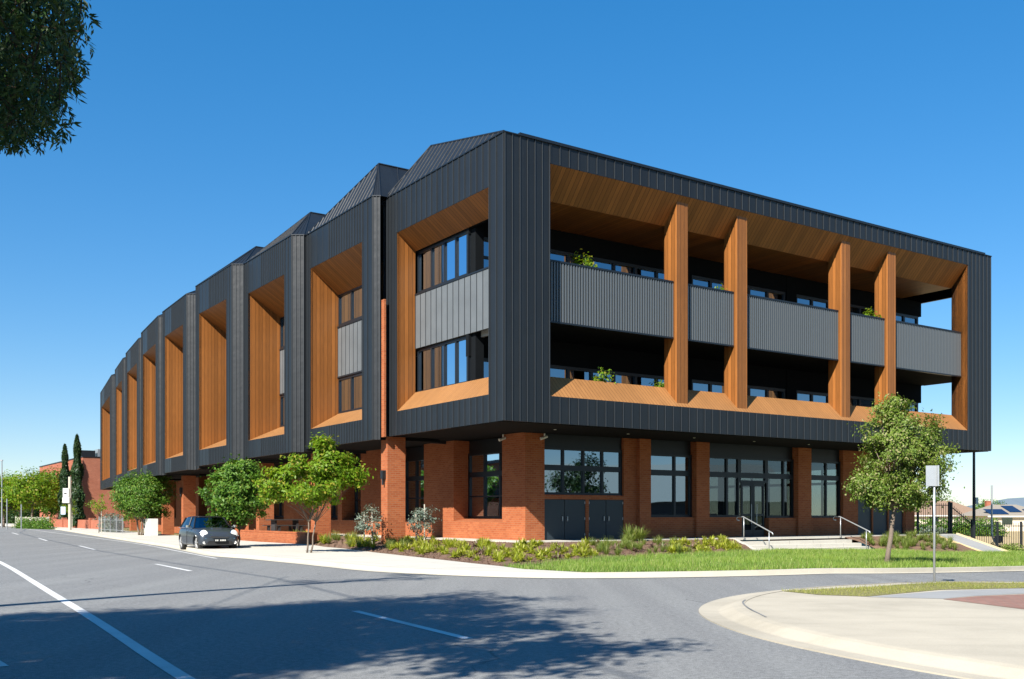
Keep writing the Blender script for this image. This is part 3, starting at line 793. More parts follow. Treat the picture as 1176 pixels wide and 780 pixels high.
# right end wall, glazed so the far side shows through
E = Fr(*G.xy(EU, 0), -.5599, .8286, -1)      # u runs inward (back), d towards building
E.ix, E.iy = -.8286, -.5599
brickobj('end_brick_wall', [(.4, 3.2, 0, ZT, 0, .35), (3.2, 18, 0, .8, 0, .35), (3.2, 18, 4.2, ZT, 0, .35), (18, 22, 0, ZT, 0, .35)], fr=E)
window(E, 3.2, 18, .8, 4.2, .1, [3.2+14.8*i/11 for i in range(1, 11)], [(3.3, .15)], bld, 'clearglass', fw=.10)
# interior of the foyer
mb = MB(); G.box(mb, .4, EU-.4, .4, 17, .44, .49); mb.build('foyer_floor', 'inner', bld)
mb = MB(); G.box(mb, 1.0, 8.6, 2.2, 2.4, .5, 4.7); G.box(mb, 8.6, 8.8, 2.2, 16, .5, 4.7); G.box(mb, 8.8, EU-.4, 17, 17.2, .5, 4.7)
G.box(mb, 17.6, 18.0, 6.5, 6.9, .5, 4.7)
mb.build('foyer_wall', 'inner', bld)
mb = MB(); G.box(mb, 12.6, 15.6, 5.2, 6.2, .5, 1.5); G.box(mb, 12.5, 15.7, 5.1, 6.3, 1.5, 1.56); mb.build('reception_counter', 'innerlight', bld)
# ground floor, street side
GL = Fr(.52, 39.2, -.562, .827, -1)
S2 = GL.xy(17.3, 0); S3 = (-20.1, 67.8); S4 = (-41.0, 109.5)
GL2 = Fr(*S2, S3[0]-S2[0], S3[1]-S2[1], -1); GL3 = Fr(*S3, S4[0]-S3[0], S4[1]-S3[1], -1)
def street_wall(fr, segs, total):
    u = 0
    for a, b in segs:     # brick a..b
        if a > u:
            brickobj('low_brick_wall', [(u, a, 0, 1.22, 0, .55)], fr=fr)
            mb = MB(); mb.hexa([fr.p(u,0,1.222), fr.p(a,0,1.222), fr.p(a,.72,1.222), fr.p(u,.72,1.222), fr.p(u,.0,1.23), fr.p(a,.0,1.23), fr.p(a,.72,1.36), fr.p(u,.72,1.36)]); mb.build('brick_sill', 'brick', bld)
            mb = MB(); fr.box(mb, u, a, .80, .9, 4.2, ZT); mb.build('window_header', 'frame', bld)
            us = [u+(a-u)*q for q in (.34, .66)]
            window(fr, u, a, 1.34, 4.2, .74, us, [(3.25, .22), (2.3, .06)], bld, fw=.11)
        brickobj('brick_wall', [(a, b, 0, ZT, 0, 1.0)], fr=fr); u = b
    mb = MB(); fr.box(mb, 4 if fr is GL else 0, total, 2.6, 2.8, .5, 4.7); mb.build('inner_wall', 'inner', bld)
street_wall(GL, [(1.3, 1.64), (5.45, 8.1), (11.3, 14.7), (17.0, 17.3)], 17.3)
street_wall(GL2, [(0, .2), (3.2, 7.0), (10.4, 14.0), (17.2, GL2.len)], GL2.len)
street_wall(GL3, [(0, 3.0), (6.4, 10.2), (13.5, 17.5), (21, 25), (28.5, 32.5), (36, GL3.len)], GL3.len)
sg = []
# brick piers at the bay joints
for (px, D, zt, w_) in ((444.8, 41.5, 10.35, .57), (361.3, 48.3, 4.55, .45), (297.4, 54.3, 4.4, .45), (248.7, 60.3, 4.25, .45), (210.3, 67.5, 4.2, .42), (187, 76.0, 4.2, .42), (167, 85.5, 4.2, .42), (150, 96, 4.2, .42)):
    X, Y = at(px, D); fr = Fr(X, Y, -.562, .827, -1)
    mb = MB(); fr.box(mb, 0, w_, 0, .85, 0, 4.75 if zt > 5 else zt+.3)
    if zt > 5: f3 = Fr(*at(441.0, 41.1), -.562, .827, -1); f3.box(mb, 0, .28, 0, .10, 4.7, zt)
    pr = mb.build('brick_pier', 'brick', bld, bevel=.008)
    if px in (444.8, 210.3, 297.4):
        m2 = MB(); fr.box(m2, .12, .32, -.16, 0, 3.0, 3.35); m2.tube([fr.p(.22,-.1,2.75), fr.p(.22,-.1,3.0)], .05); m2.build('wall_lamp', 'black', pr)
# security cameras
for (u, d) in ((.35, -.12),):
    pass
for px, fr, uu in ((625.4, G, None), (577.8, GL, None)):
    u = fr.u_at(px, -.1)
    b0 = Vector(fr.p(u, -.1, 4.62)); mb = MB()
    mb.tube([b0+Vector((0,0,.12)), b0], .03); mb.tube([b0+Vector((.10,.05,-.02)), b0+Vector((-.16,-.10,-.12))], [.05,.06], 10)
    mb.build('security_camera', 'white', bld)

# ---------------------------------------------------------------- terrace, steps, beds
def GP(u, n, z): return G.p(u, -n, z)
ter = [G.xy(26.5,0), G.xy(26.5,-1.7), G.xy(-1.2,-1.7), GL.xy(1.5,-1.5), GL.xy(17.3,-1.5), (GL2.xy(6,-1.6)), GL2.xy(6,0), GL.xy(17.3,.0), GL.xy(0,0)]
t = MB().prism(ter, .41, .50).build('terrace', 'conc'); tag(t, kind='structure')
st = empty('entrance_steps', GP(13.5, 1.7, 0), 'wide pale concrete entrance steps between the two silver handrails', 'steps')
SU0, SU1 = 9.9, 17.2
mb = MB(); nst = 4; zb0 = -.10
for i in range(nst):
    z1 = .498-i*(.15); n0 = 1.7+i*.42
    mb.hexa([GP(SU0-.10*i,n0,-.35), GP(SU1+.15*i,n0,-.35), GP(SU1+.15*i,n0+.42,-.35), GP(SU0-.10*i,n0+.42,-.35), GP(SU0-.10*i,n0,z1-.15), GP(SU1+.15*i,n0,z1-.15), GP(SU1+.15*i,n0+.42,z1-.15), GP(SU0-.10*i,n0+.42,z1-.15)])
mb.build('tread', 'conc', st, bevel=.01)
mb = MB()
for s, (ua, ub) in ((-1, (SU0-.35, SU0-.02)), ):
    mb.hexa([GP(ua,1.7,-.3), GP(ub,1.7,-.3), GP(ub-.3,3.4,-.3), GP(ua-.3,3.4,-.3), GP(ua,1.7,.49), GP(ub,1.7,.49), GP(ub-.3,3.4,.0), GP(ua-.3,3.4,.0)])
mb.build('side_kerb', 'conc', st)
def handrail(u, label):
    o = empty('handrail', GP(u, 1.75, .5), label, 'handrail', 'silver tube handrails on the steps')
    mb = MB(); a = Vector(GP(u,1.75,1.42)); b = Vector(GP(u,3.25,.80)); 
    c = Vector(GP(u,1.45,1.42)); d = Vector(GP(u,1.36,1.36)); e = Vector(GP(u,1.40,1.28)); f_ = Vector(GP(u,1.52,1.26))
    mb.tube([f_, e, d, c-Vector((0,0,.0)), a, b, Vector(GP(u,3.38,.74)), Vector(GP(u,3.42,.66))], .026, 8)
    mb.build('top_rail', 'steel', o, smooth=True)
    MB().tube([GP(u,1.78,.5), GP(u,1.78,1.41)], .022).build('post', 'steel', o, smooth=True)
    MB().tube([GP(u,3.2,-.15), GP(u,3.2,.81)], .022).build('post', 'steel', o, smooth=True)
    mb = MB()
    for n_, z in ((1.78, .5), (3.2, -.1)): mb.tube([GP(u,n_,z), GP(u,n_,z+.012)], .055, 12)
    mb.build('base_flange', 'steel', o)
handrail(10.3, 'left silver tube handrail of the entrance steps, in front of the glass door')
handrail(16.8, 'right silver tube handrail of the entrance steps, nearest the leafy street tree')

def lerp2(a, b, t): return (a[0]+(b[0]-a[0])*t, a[1]+(b[1]-a[1])*t)
def resample(P, n):
    d = [0]
    for a, b in zip(P[:-1], P[1:]): d.append(d[-1]+math.hypot(b[0]-a[0], b[1]-a[1]))
    out = []
    for i in range(n):
        s = d[-1]*i/(n-1); j = 0
        while j < len(P)-2 and d[j+1] < s: j += 1
        out.append(lerp2(P[j], P[j+1], (s-d[j])/max(1e-9, d[j+1]-d[j])))
    return out
def bank(name, lo, hi, zlo, zhi, mat, n=60, m=8, rough=.05):
    lo = resample(lo, n); hi = resample(hi, n); g = []
    rnd = random.Random(3)
    for i in range(n):
        row = []
        for j in range(m):
            t = j/(m-1); x, y = lerp2(lo[i], hi[i], t)
            z = zlo+gz(x)+(zhi-zlo-gz(x))*t**.9 + (rnd.uniform(-rough, rough) if 0 < j < m-1 else 0)
            row.append((x, y, z))
        g.append(row)
    mb = MB()
    for i in range(n-1):
        for j in range(m-1): mb.face([g[i][j], g[i+1][j], g[i+1][j+1], g[i][j+1]])
    o = mb.build(name, mat, flow=True); tag(o, kind='structure')
    return lambda s, t: (lambda x, y: (x, y, zlo+gz(x)+(zhi-zlo-gz(x))*t**.9))(*lerp2(resample_at(lo, s), resample_at(hi, s), t))
def resample_at(P, s):
    f = s*(len(P)-1); i = min(len(P)-2, int(f)); return lerp2(P[i], P[i+1], f-i)
lo1 = [gp(430,634.5,.12), gp(486,640.6,.12), gp(543,647,.12), gp(577,650.5,.12), gp(640,647,.12), gp(700,641.2,.12), gp(800,637.2,.12), gp(868,633,.12)]
hi1 = [GL.xy(9.5,-1.45), GL.xy(5,-1.45), GL.xy(1.5,-1.45), G.xy(-1.2,-1.68), G.xy(1.5,-1.68), G.xy(4,-1.68), G.xy(7,-1.68), G.xy(9.7,-1.68)]
bedf = bank('garden_bed', lo1, hi1, .125, .47, 'mulch')
lo2 = [gp(430,634.5,.12), gp(400,630.5,.12), gp(372,628,.12), (-9.5,47.0), (-12.6,51.8)]
hi2 = [GL.xy(9.5,-1.45), GL.xy(12,-1.45), GL.xy(14.5,-1.45), GL.xy(17,-1.45), GL2.xy(3,-1.55)]
bedf2 = bank('street_garden_bed', lo2, hi2, .125, .47, 'mulch')
lo3 = [GP(17.4,3.6,0)[:2], GP(19.5,5.2,0)[:2], GP(22.2,5.0,0)[:2], GP(24.3,4.4,0)[:2]]
hi3 = [GP(17.2,1.68,0)[:2], GP(19.4,1.68,0)[:2], GP(21.8,1.68,0)[:2], GP(23.9,1.68,0)[:2]]
bedf3 = bank('shaded_garden_bed', lo3, hi3, .10, .47, 'mulch', n=24)
# ramp
rp = empty('concrete_ramp', GP(25.0, 1.7, 0), 'short concrete ramp with pale kerbs going down beside the black fence', 'ramp')
zr = gz(GP(25.5,4.6,0)[0])+.04
MB().hexa([GP(24.3,1.7,-.7), GP(26.3,1.7,-.7), GP(26.3,4.7,-.9), GP(24.3,4.7,-.9), GP(24.3,1.7,.49), GP(26.3,1.7,.49), GP(26.3,4.7,zr), GP(24.3,4.7,zr)]).build('ramp_slab', 'greypath', rp)
for a in (24.15, 26.3):
    MB().hexa([GP(a,1.7,-.7), GP(a+.15,1.7,-.7), GP(a+.15,4.7,-.9), GP(a,4.7,-.9), GP(a,1.7,.56), GP(a+.15,1.7,.56), GP(a+.15,4.7,zr+.07), GP(a,4.7,zr+.07)]).build('ramp_kerb', plain('sandstone_kerb', (.62,.47,.26), .8), rp)
# low brick planter wall along the street
lw = Fr(*at(356, 46.6), *(Vector(at(276, 55.5))-Vector(at(356, 46.6))), -1)
lwo = empty('brick_planter_wall', lw.p(lw.len/2, 0, 0), 'low red brick seating wall beside the footpath under the second and third bays', 'wall')
mb = MB(); lw.box(mb, 0, lw.len, 0, .35, 0, .60); mb.build('wall_body', 'brick', lwo)
mb = MB(); lw.box(mb, -.02, lw.len+.02, -.02, .37, .60, .68); mb.build('wall_coping', 'brick', lwo, bevel=.01)
# picnic table behind it
X, Y = at(327, 53.0)
pt = empty('picnic_table', (X, Y, .5), 'dark timber picnic table behind the low brick wall, in front of a dark window', 'table')
fr = Fr(X, Y, TX, TY, +1)
MB().hexa([fr.p(a,b,c) for c in (1.22,1.27) for a, b in ((-.9,-.4),(.9,-.4),(.9,.4),(-.9,.4))]).build('tabletop', 'blind', pt)
for s in (-.6, .6):
    mb = MB(); fr.box(mb, s-.05, s+.05, -.3, .3, .5, 1.22); mb.build('leg', 'blind', pt)
for s in (-.75, .75):
    mb = MB(); fr.box(mb, -.9, .9, s-.14, s+.14, .92, .96); fr.box(mb, -.65, -.55, s-.1, s+.1, .5, .92); fr.box(mb, .55, .65, s-.1, s+.1, .5, .92); mb.build('bench_seat', 'blind', pt)
# brick steps and meter box further left
X, Y = at(222, 62.5); fr = Fr(X, Y, -.562, .827, -1)
bs = empty('brick_steps', (X, Y, .12), 'small flight of red brick steps with side blocks behind the parked car', 'steps')
mb = MB(); 
for i in range(3): fr.box(mb, -.6, 2.2, .2+i*.35, .55+i*.35+1.2*(i == 2), .1, .30+i*.16)
mb.build('tread', 'brick', bs); 
mb = MB(); fr.box(mb, -1.3, -.6, .1, 1.2, .1, .95); mb.build('side_block', 'brick', bs)
X, Y = at(172.5, 66.5); fr = Fr(X, Y, -.5, .87, -1)
mbx = empty('meter_cabinet', (X, Y, .12), 'cream electrical meter cabinet with two dark openings behind the small round street tree', 'cabinet')
mb = MB(); fr.box(mb, 0, 2.6, 0, .5, .12, 1.25); mb.build('cabinet_body', 'white', mbx, bevel=.01)
mb = MB(); fr.box(mb, 1.9, 2.5, -.03, .01, .95, 1.15); mb.build('vent', 'black', mbx)
mb = MB(); fr.box(mb, 1.9, 2.35, -.03, .01, .62, .80); mb.build('vent', 'black', mbx)

exec_parts = []
# ---------------------------------------------------------------- plants
def tree(name, label, base, crown, radii, mat, seed, nclump, per, spread, leaf, trunk_r, trunk_top, stems=1, cat='tree', group=None, shell=.45, extra=(), droop=.2, lean=(0, 0), flat=.8, cull=None):
    rng = np.random.default_rng(seed); rnd = random.Random(seed)
    t = empty(name, base, label, cat, group)
    P = []; CC = []; T = []; O = []
    for c, r, n in [(crown, radii, nclump)]+list(extra):
        p, cc, tone, d = clump_points(rng, c, r, n, per, spread, shell, flat)
        P.append(p); CC.append(cc); T.append(tone); O.append(d)
    P = np.concatenate(P); CC = np.concatenate(CC); T = np.concatenate(T); O = np.concatenate(O)
    if cull is not None:
        k = cull(P); P, T, O = P[k], T[k], O[k]; CC = CC[cull(CC)]
    V, uv = leaf_cards(rng, P, leaf, leaf*.55, O, droop, .35, T)
    arr_mesh('crown', V, 4, uv, mat, t)
    # trunk and limbs
    mb = MB(); b = Vector(base); cr = Vector(crown)
    tops = []
    for s in range(stems):
        a = 2*math.pi*s/max(1, stems)+rnd.random()
        sp = .0 if stems == 1 else trunk_r*1.5
        foot = b+Vector((math.cos(a)*sp, math.sin(a)*sp, -.05))
        spread_ = .12 if stems == 1 else (.16 if name == 'street_tree' and stems == 2 else .38)
        top = Vector((b.x+(cr.x-b.x)*.4+lean[0]+math.cos(a)*spread_, b.y+(cr.y-b.y)*.4+lean[1]+math.sin(a)*spread_, trunk_top))
        pts = [foot.lerp(top, q)+Vector((rnd.uniform(-.03, .03), rnd.uniform(-.03, .03), 0))*(0 if q in (0, 1) else 1) for q in (0, .25, .5, .75, 1)]
        r0 = trunk_r*(1 if stems == 1 else .62)
        mb.tube(pts, [r0*1.25, r0, r0*.9, r0*.82, r0*.72], 8); tops.append((top, r0*.7))
    mb.build('trunk', 'bark', t, smooth=True)
    mb = MB(); order = rng.permutation(len(CC))[:min(len(CC), 42)]
    for i in order:
        tp, r = tops[rnd.randrange(len(tops))]
        e = Vector(CC[i]); m_ = tp.lerp(e, .5)+Vector((rnd.uniform(-.1, .1), rnd.uniform(-.1, .1), rnd.uniform(-.05, .15)))*(e-tp).length*.5
        mb.tube([tp-Vector((0, 0, .1)), m_, e], [r*.55, r*.3, r*.1], 5)
    mb.build('limbs', 'bark', t, smooth=True)
    return t
X, Y = at(1018, 29.7); 
tree('street_tree', 'leafy olive green tree on the lawn before the right end of the office building', (X, Y, .02), (X+.42, Y+.1, 3.2), (1.15, 1.15, 1.55), 'leafC', 11, 120, 150, .125, .092, .075, 1.75, extra=[((X+1.15, Y, 3.45), (.75, .8, .6), 30), ((X-.5, Y, 2.4), (.6, .7, .5), 26), ((X+.18,Y,4.55),(.5,.42,.45),18), ((X+.3,Y,2.0),(.9,.7,.3),22), ((X+1.35,Y,2.6),(.4,.5,.3),9)])
X, Y = at(355, 36.6)
tree('street_tree', 'yellow green street tree with flat spreading crown and thin forked trunk', (X, Y, .12), (X+.05, Y, 2.75), (1.55, 1.3, .85), 'leafA', 22, 80, 105, .15, .15, .05, 1.35, stems=2, extra=[((X-1.25, Y, 2.45), (.7, .7, .4), 24), ((X+.8, Y-.1, 3.25), (.75, .7, .5), 30), ((X+.55,Y,3.95),(.28,.28,.35),9), ((X+1.65,Y,2.9),(.35,.4,.25),9)], lean=(.12, 0), flat=.6)
X, Y = at(272, 43.5)
tree('street_tree', 'round mid green street tree directly behind the parked grey car', (X, Y, .12), (X-.1, Y, 2.45), (1.38, 1.3, 1.35), 'leafB', 33, 130, 115, .15, .14, .06, .9, stems=2, extra=[((X+.2,Y,3.4),(.7,.7,.45),24)])
X, Y = at(162, 68.5)
tree('street_tree', 'small dense green tree with low forking trunks before the cream meter cabinet', (X, Y, .12), (X+.05, Y, 2.75), (1.85, 1.7, 1.6), 'leafB', 44, 230, 85, .21, .15, .11, 1.2, stems=3)
# saplings with stakes on the far left footpath
for i, (px, D, h, lab) in enumerate(((113.5, 78, 2.3, 'staked sapling with yellow green leaves beside the small fence of grey shrubs'), (80.5, 100, 2.2, 'thin staked sapling in front of the low far brick wall and the cypress'))):
    X, Y = at(px, D)
    t = tree('sapling', lab, (X, Y, .12), (X, Y, h), (.7, .7, .8), 'leafA', 50+i, 22, 26, .14, .13, .03, 1.4, group='saplings on the far left footpath')
    MB().tube([(X+.25, Y-.1, 0), (X+.25, Y-.1, 1.9)], .035, 6).build('stake', 'kerb', t)
# grey staked shrubs by the brick piers
for (px, D, zb_, hh, lab, sd_, ss) in ((484, 39.3, .42, 1.35, 'grey green staked shrub in front of the lit brick wall and dark window', 61, 1.0), (424, 41.2, .30, 1.5, 'grey green staked shrub just left of the tall brick pier with the wall lamp', 62, .95)):
    X, Y = at(px, D); rng = np.random.default_rng(sd_)
    t = tree('staked_shrub', lab, (X, Y, zb_), (X, Y, zb_+hh*.62), (.5*ss, .5, hh*.45), 'grey', sd_, 30, 34, .09, .10, .022, zb_+.5, stems=2, cat='shrub', group='grey staked shrubs in the garden bed')
    MB().tube([(X+.12, Y, zb_-.1), (X+.12, Y, zb_+1.5)], .025, 6).build('stake', 'kerb', t)
    MB().tube([(X-.22, Y+.1, zb_-.1), (X-.22, Y+.1, zb_+1.3)], .025, 6).build('stake', 'kerb', t)

def rosette(rng, n, length, width, spread, base=(0, 0, 0)):
    """strappy leaves: two quads each"""
    V = []; U = []
    for i in range(n):
        a = rng.uniform(0, 2*math.pi); tilt = rng.uniform(.15, spread); L = length*rng.uniform(.7, 1.15); wd = width*rng.uniform(.7, 1.2)
        d = np.array([math.cos(a), math.sin(a), 0]); s = np.array([-math.sin(a), math.cos(a), 0])
        p0 = np.array(base)+d*rng.uniform(0, .05); p1 = p0+d*L*.45*math.sin(tilt)+np.array([0, 0, L*.5*math.cos(tilt)])
        p2 = p1+d*L*.5*math.sin(min(1.9, tilt*1.7))+np.array([0, 0, L*.5*math.cos(min(1.9, tilt*1.7))])
        V += [p0-s*wd*.4, p0+s*wd*.4, p1+s*wd*.5, p1-s*wd*.5, p1-s*wd*.5, p1+s*wd*.5, p2+s*wd*.1, p2-s*wd*.1]
        u = [rng.uniform(), rng.uniform()]; U += [u, u]
    return np.array(V), np.array(U)
def plant_protos(name, mat, k, n, length, width, spread, seed):
    out = []
    for i in range(k):
        rng = np.random.default_rng(seed+i); V, U = rosette(rng, n, length, width, spread)
        o = arr_mesh(name, V, 4, U, mat, loc=(0, 0, 0)); out.append(o)
    return out
used = set()
def put(protos, i, p, s, rz, label, cat, group):
    pr = protos[i % len(protos)]
    if pr.name in used: o = pr.copy(); link(o)
    else: o = pr; used.add(pr.name)
    o.location = p; o.scale = (s, s, s*random.uniform(.85, 1.15)); o.rotation_euler = (0, 0, rz)
    return tag(o, label, cat, group)
lime = plant_protos('strappy_plant', 'lime', 5, 60, .25, .042, 1.3, 100)
tuss = plant_protos('tussock_grass', 'grassy', 5, 150, .46, .013, 1.0, 200)
purp = plant_protos('ground_cover', 'purple', 3, 60, .22, .05, 1.45, 350)
low = plant_protos('low_shrub', 'lime', 2, 60, .42, .05, 1.3, 300)
rnd = random.Random(5)
cnt = 0
for (s0, s1, n, kind) in ((.06, .40, 80, 'l'), (.40, .64, 64, 'l'), (.30, .98, 30, 'p'), (.80, .97, 24, 'l'), (.64, .83, 40, 't'), (.78, .97, 26, 'l'), (.02, .14, 10, 't')):
    for _ in range(n):
        s = rnd.uniform(s0, s1); t_ = rnd.uniform(.08, .85)
        x, y, z = bedf(s, t_)
        if kind == 'l': put(lime, cnt, (x, y, z), rnd.uniform(.75, 1.25), rnd.uniform(0, 6), 'lime green strappy plant in the brown mulch bed below the terrace', 'plant', 'lime strappy plants in the mulch bed')
        elif kind == 'p': put(purp, cnt, (x, y, z), rnd.uniform(.6, 1.2), rnd.uniform(0, 6), 'low reddish purple ground cover plant in the mulch bed below the terrace', 'plant', 'reddish ground cover in the mulch bed')
        else: put(tuss, cnt, (x, y, z), rnd.uniform(.5, .9), rnd.uniform(0, 6), 'soft green tussock grass in the mulch bed below the terrace', 'grass plant', 'tussock grasses in the mulch bed')
        cnt += 1
x, y, z = bedf(.735, .97)
for q in range(3): put(tuss, q, (x+.25*q, y+.15*q, z), 1.35, q, 'tall tussock grass rising above the terrace edge in front of the cabinet doors', 'grass plant', 'tall tussocks at the terrace edge')
for _ in range(44):
    s = rnd.uniform(.02, .98); x, y, z = bedf2(s, rnd.uniform(.1, .8))
    if rnd.random() < .5: put(low, cnt, (x, y, z), rnd.uniform(.7, 1.1), rnd.uniform(0, 6), 'low yellow green shrub in the narrow bed along the street footpath', 'plant', 'low shrubs in the street bed')
    else: put(tuss, cnt, (x, y, z), rnd.uniform(.7, 1.1), rnd.uniform(0, 6), 'green tussock grass in the narrow bed along the street footpath', 'grass plant', 'tussock grasses in the street bed')
    cnt += 1
for _ in range(85):
    x, y, z = bedf3(rnd.uniform(.03, .97), rnd.uniform(.1, .95))
    put(tuss, cnt, (x, y, z), rnd.uniform(.55, .9), rnd.uniform(0, 6), 'green tussock grass in the bed right of the entrance steps', 'grass plant', 'tussock grasses right of the steps'); cnt += 1

def point_in(poly, X, Y):
    inside = np.zeros(len(X), bool); n = len(poly)
    for i in range(n):
        x0, y0 = poly[i]; x1, y1 = poly[(i+1) % n]
        c = ((y0 > Y) != (y1 > Y)) & (X < (x1-x0)*(Y-y0)/((y1-y0) or 1e-9)+x0); inside ^= c
    return inside
def blades(name, poly, density, h, wdt, mat, seed, z0, far=70, label=None):
    rng = np.random.default_rng(seed)
    xs_ = [p[0] for p in poly]; ys_ = [p[1] for p in poly]
    x0, x1, y0, y1 = min(xs_), min(max(xs_), 45), min(ys_), min(max(ys_), far)
    n = int((x1-x0)*(y1-y0)*density)
    X = rng.uniform(x0, x1, n); Y = rng.uniform(y0, y1, n); k = point_in(poly, X, Y) & (X < Y*.56)
    X, Y = X[k], Y[k]; n = len(X)
    Z = z0-.9*np.clip((X-8)/30, 0, 1)
    hs = h*rng.uniform(.4, 1.3, n)*(1+.5*np.sin(X*1.7)*np.cos(Y*1.3+X*.4))
    a = rng.uniform(0, 2*np.pi, n); ln = rng.normal(size=(n, 2))*hs[:, None]*.4
    P = np.zeros((n, 3, 3))
    P[:, 0] = np.stack([X-np.cos(a)*wdt/2, Y-np.sin(a)*wdt/2, Z-.01], 1); P[:, 1] = np.stack([X+np.cos(a)*wdt/2, Y+np.sin(a)*wdt/2, Z-.01], 1)
    P[:, 2] = np.stack([X+ln[:, 0], Y+ln[:, 1], Z+hs], 1)
    tone = .5+.35*np.sin(X*.9+2)*np.sin(Y*1.1)+rng.normal(size=n)*.25
    o = arr_mesh(name, P.reshape(-1, 3), 3, np.stack([np.clip(tone, 0, 1), rng.uniform(0, 1, n)], 1), mat)
    return tag(o, kind='stuff', label=label, cat='grass')
blades('lawn_grass', lawn_poly, 380, .13, .016, 'blade', 1, .11, label='green mown lawn grass between kerb and building')
blades('verge_grass', verge, 700, .05, .012, 'dryblade', 2, .095, far=45, label='dry yellow green grass strip beside the sign post')
# mulch litter for a broken surface
rng = np.random.default_rng(9); n = 9000
S = rng.uniform(0, 1, n); T_ = rng.uniform(0, 1, n)
Cc = np.array([bedf(a, b) for a, b in zip(S, T_)]) + np.array([0, 0, .012])
V, U = leaf_cards(rng, Cc, .07, .03, None, 0, 1.2)
tag(arr_mesh('mulch_chips', V, 4, U, 'mulch'), kind='stuff', label='loose bark chips over the garden bed', cat='mulch')

# potted plants on the balconies
for (px, d, zf, top, r, lab) in ((670, 1.0, 8.72, 11.25, .42, 'tall potted plant behind the leftmost upper balcony guard'), (824, 1.1, 8.72, 10.95, .28, 'small potted plant behind the second upper balcony guard'), (1000, 1.0, 8.72, 11.1, .38, 'potted plant behind the fourth upper balcony guard'), (950, 1.4, 8.72, 10.85, .25, 'small potted plant at the right end of the middle upper guard'), (693, 1.2, 6.1, 7.0, .35, 'potted plant on the lower balcony floor near its left end'), (760, 1.2, 6.1, 6.9, .25, 'potted plant on the lower balcony beside the first timber fin')):
    u = R.u_at(px, d); x, y, _ = R.p(u, d, 0)
    t = empty('potted_plant', (x, y, zf), lab, 'potted plant', 'potted plants on the balconies')
    MB().tube([(x, y, zf+.01), (x, y, zf+.38)], [.16, .22], 14).build('pot', 'blind', t)
    rng = np.random.default_rng(int(px))
    p, cc, tone, dd = clump_points(rng, (x, y, top-.35), (r, r, .38), 16, 22, .09, .2)
    V, U = leaf_cards(rng, p, .13, .07, dd, .2, .3, tone); arr_mesh('foliage', V, 4, U, 'leafA', t)
    MB().tube([(x, y, zf+.3), (x, y, top-.3)], .02, 6).build('stem', 'bark', t)

# overhanging street tree at the top left, its trunk outside the picture
def vis(P):
    Yc = np.maximum(P[:, 1], .01); kx = 588+P[:, 0]/Yc*F; ky = HY-(P[:, 2]-CH)/Yc*F
    infr = (P[:, 1] > .3) & (kx > -60) & (kx < 1240) & (ky > -60) & (ky < 840)
    edge = 92-np.clip(ky-60, 0, 200)*.22+8*np.sin(ky*.09)+7*np.sin(ky*.23)
    lim = 150+14*np.sin(kx*.11)+(kx < 45)*14-(kx > 62)*12
    ok = (kx < edge) & (ky < lim)
    return ~infr | ok
T0 = (-12.0, 1.5, .0)
big = tree('overhanging_tree', 'large dark leaved tree whose drooping branches hang into the top left corner', T0, (-10.4, 1.2, 8.3), (4.0, 4.3, 3.2), 'leafD', 77, 560, 105, .26, .20, .32, 4.6, extra=[((-4.2, 2.9, 7.1), (1.3, 1.0, .8), 20), ((-5.4, 4.6, 7.3), (1.4, 1.1, .9), 26), ((-9.0,5.6,7.2),(2.6,1.8,1.6),110), ((-13.5,0,7.5),(3,3,2.4),140)], cull=lambda P: vis(P) & ~((P[:, 1] > 4) & (P[:, 0] > -.52*P[:, 1])), shell=.3, flat=.9)
rng = np.random.default_rng(79); PP = []; OO = []; TT = []
for c_, r_, n_ in (((-5.6, 9.3, 6.4), (1.8, 1.5, 1.8), 105), ((-5.2, 6.6, 7.3), (1.5, 1.2, 1.0), 50), ((-6.3, 9.6, 5.6), (1.4, 1.4, 1.2), 80)):
    p_, _c, t_, d_ = clump_points(rng, c_, r_, n_, 130, .16, .2); k_ = vis(p_); PP.append(p_[k_]); OO.append(d_[k_]); TT.append(t_[k_])
V, U = leaf_cards(rng, np.concatenate(PP), .10, .035, np.concatenate(OO), .8, .1, np.concatenate(TT)); arr_mesh('hanging_foliage', V, 4, U, 'leafD', big)
for q_, (x_, y_, h_) in enumerate(((-6.0, -13.5, 8.5), (-16.5, -9.0, 8.5))):  # unseen trees added to block sky light over the road
    tree('avenue_tree', ['dark avenue tree on the verge behind the camera, nearest the corner', 'dark avenue tree on the verge behind the camera, farther left'][q_], (x_, y_, 0), (x_, y_, h_), (5.0, 4.6, 3.2), 'leafD', 90+q_, 420, 60, .34, .34, .30, 4.5, group='avenue trees behind the camera')
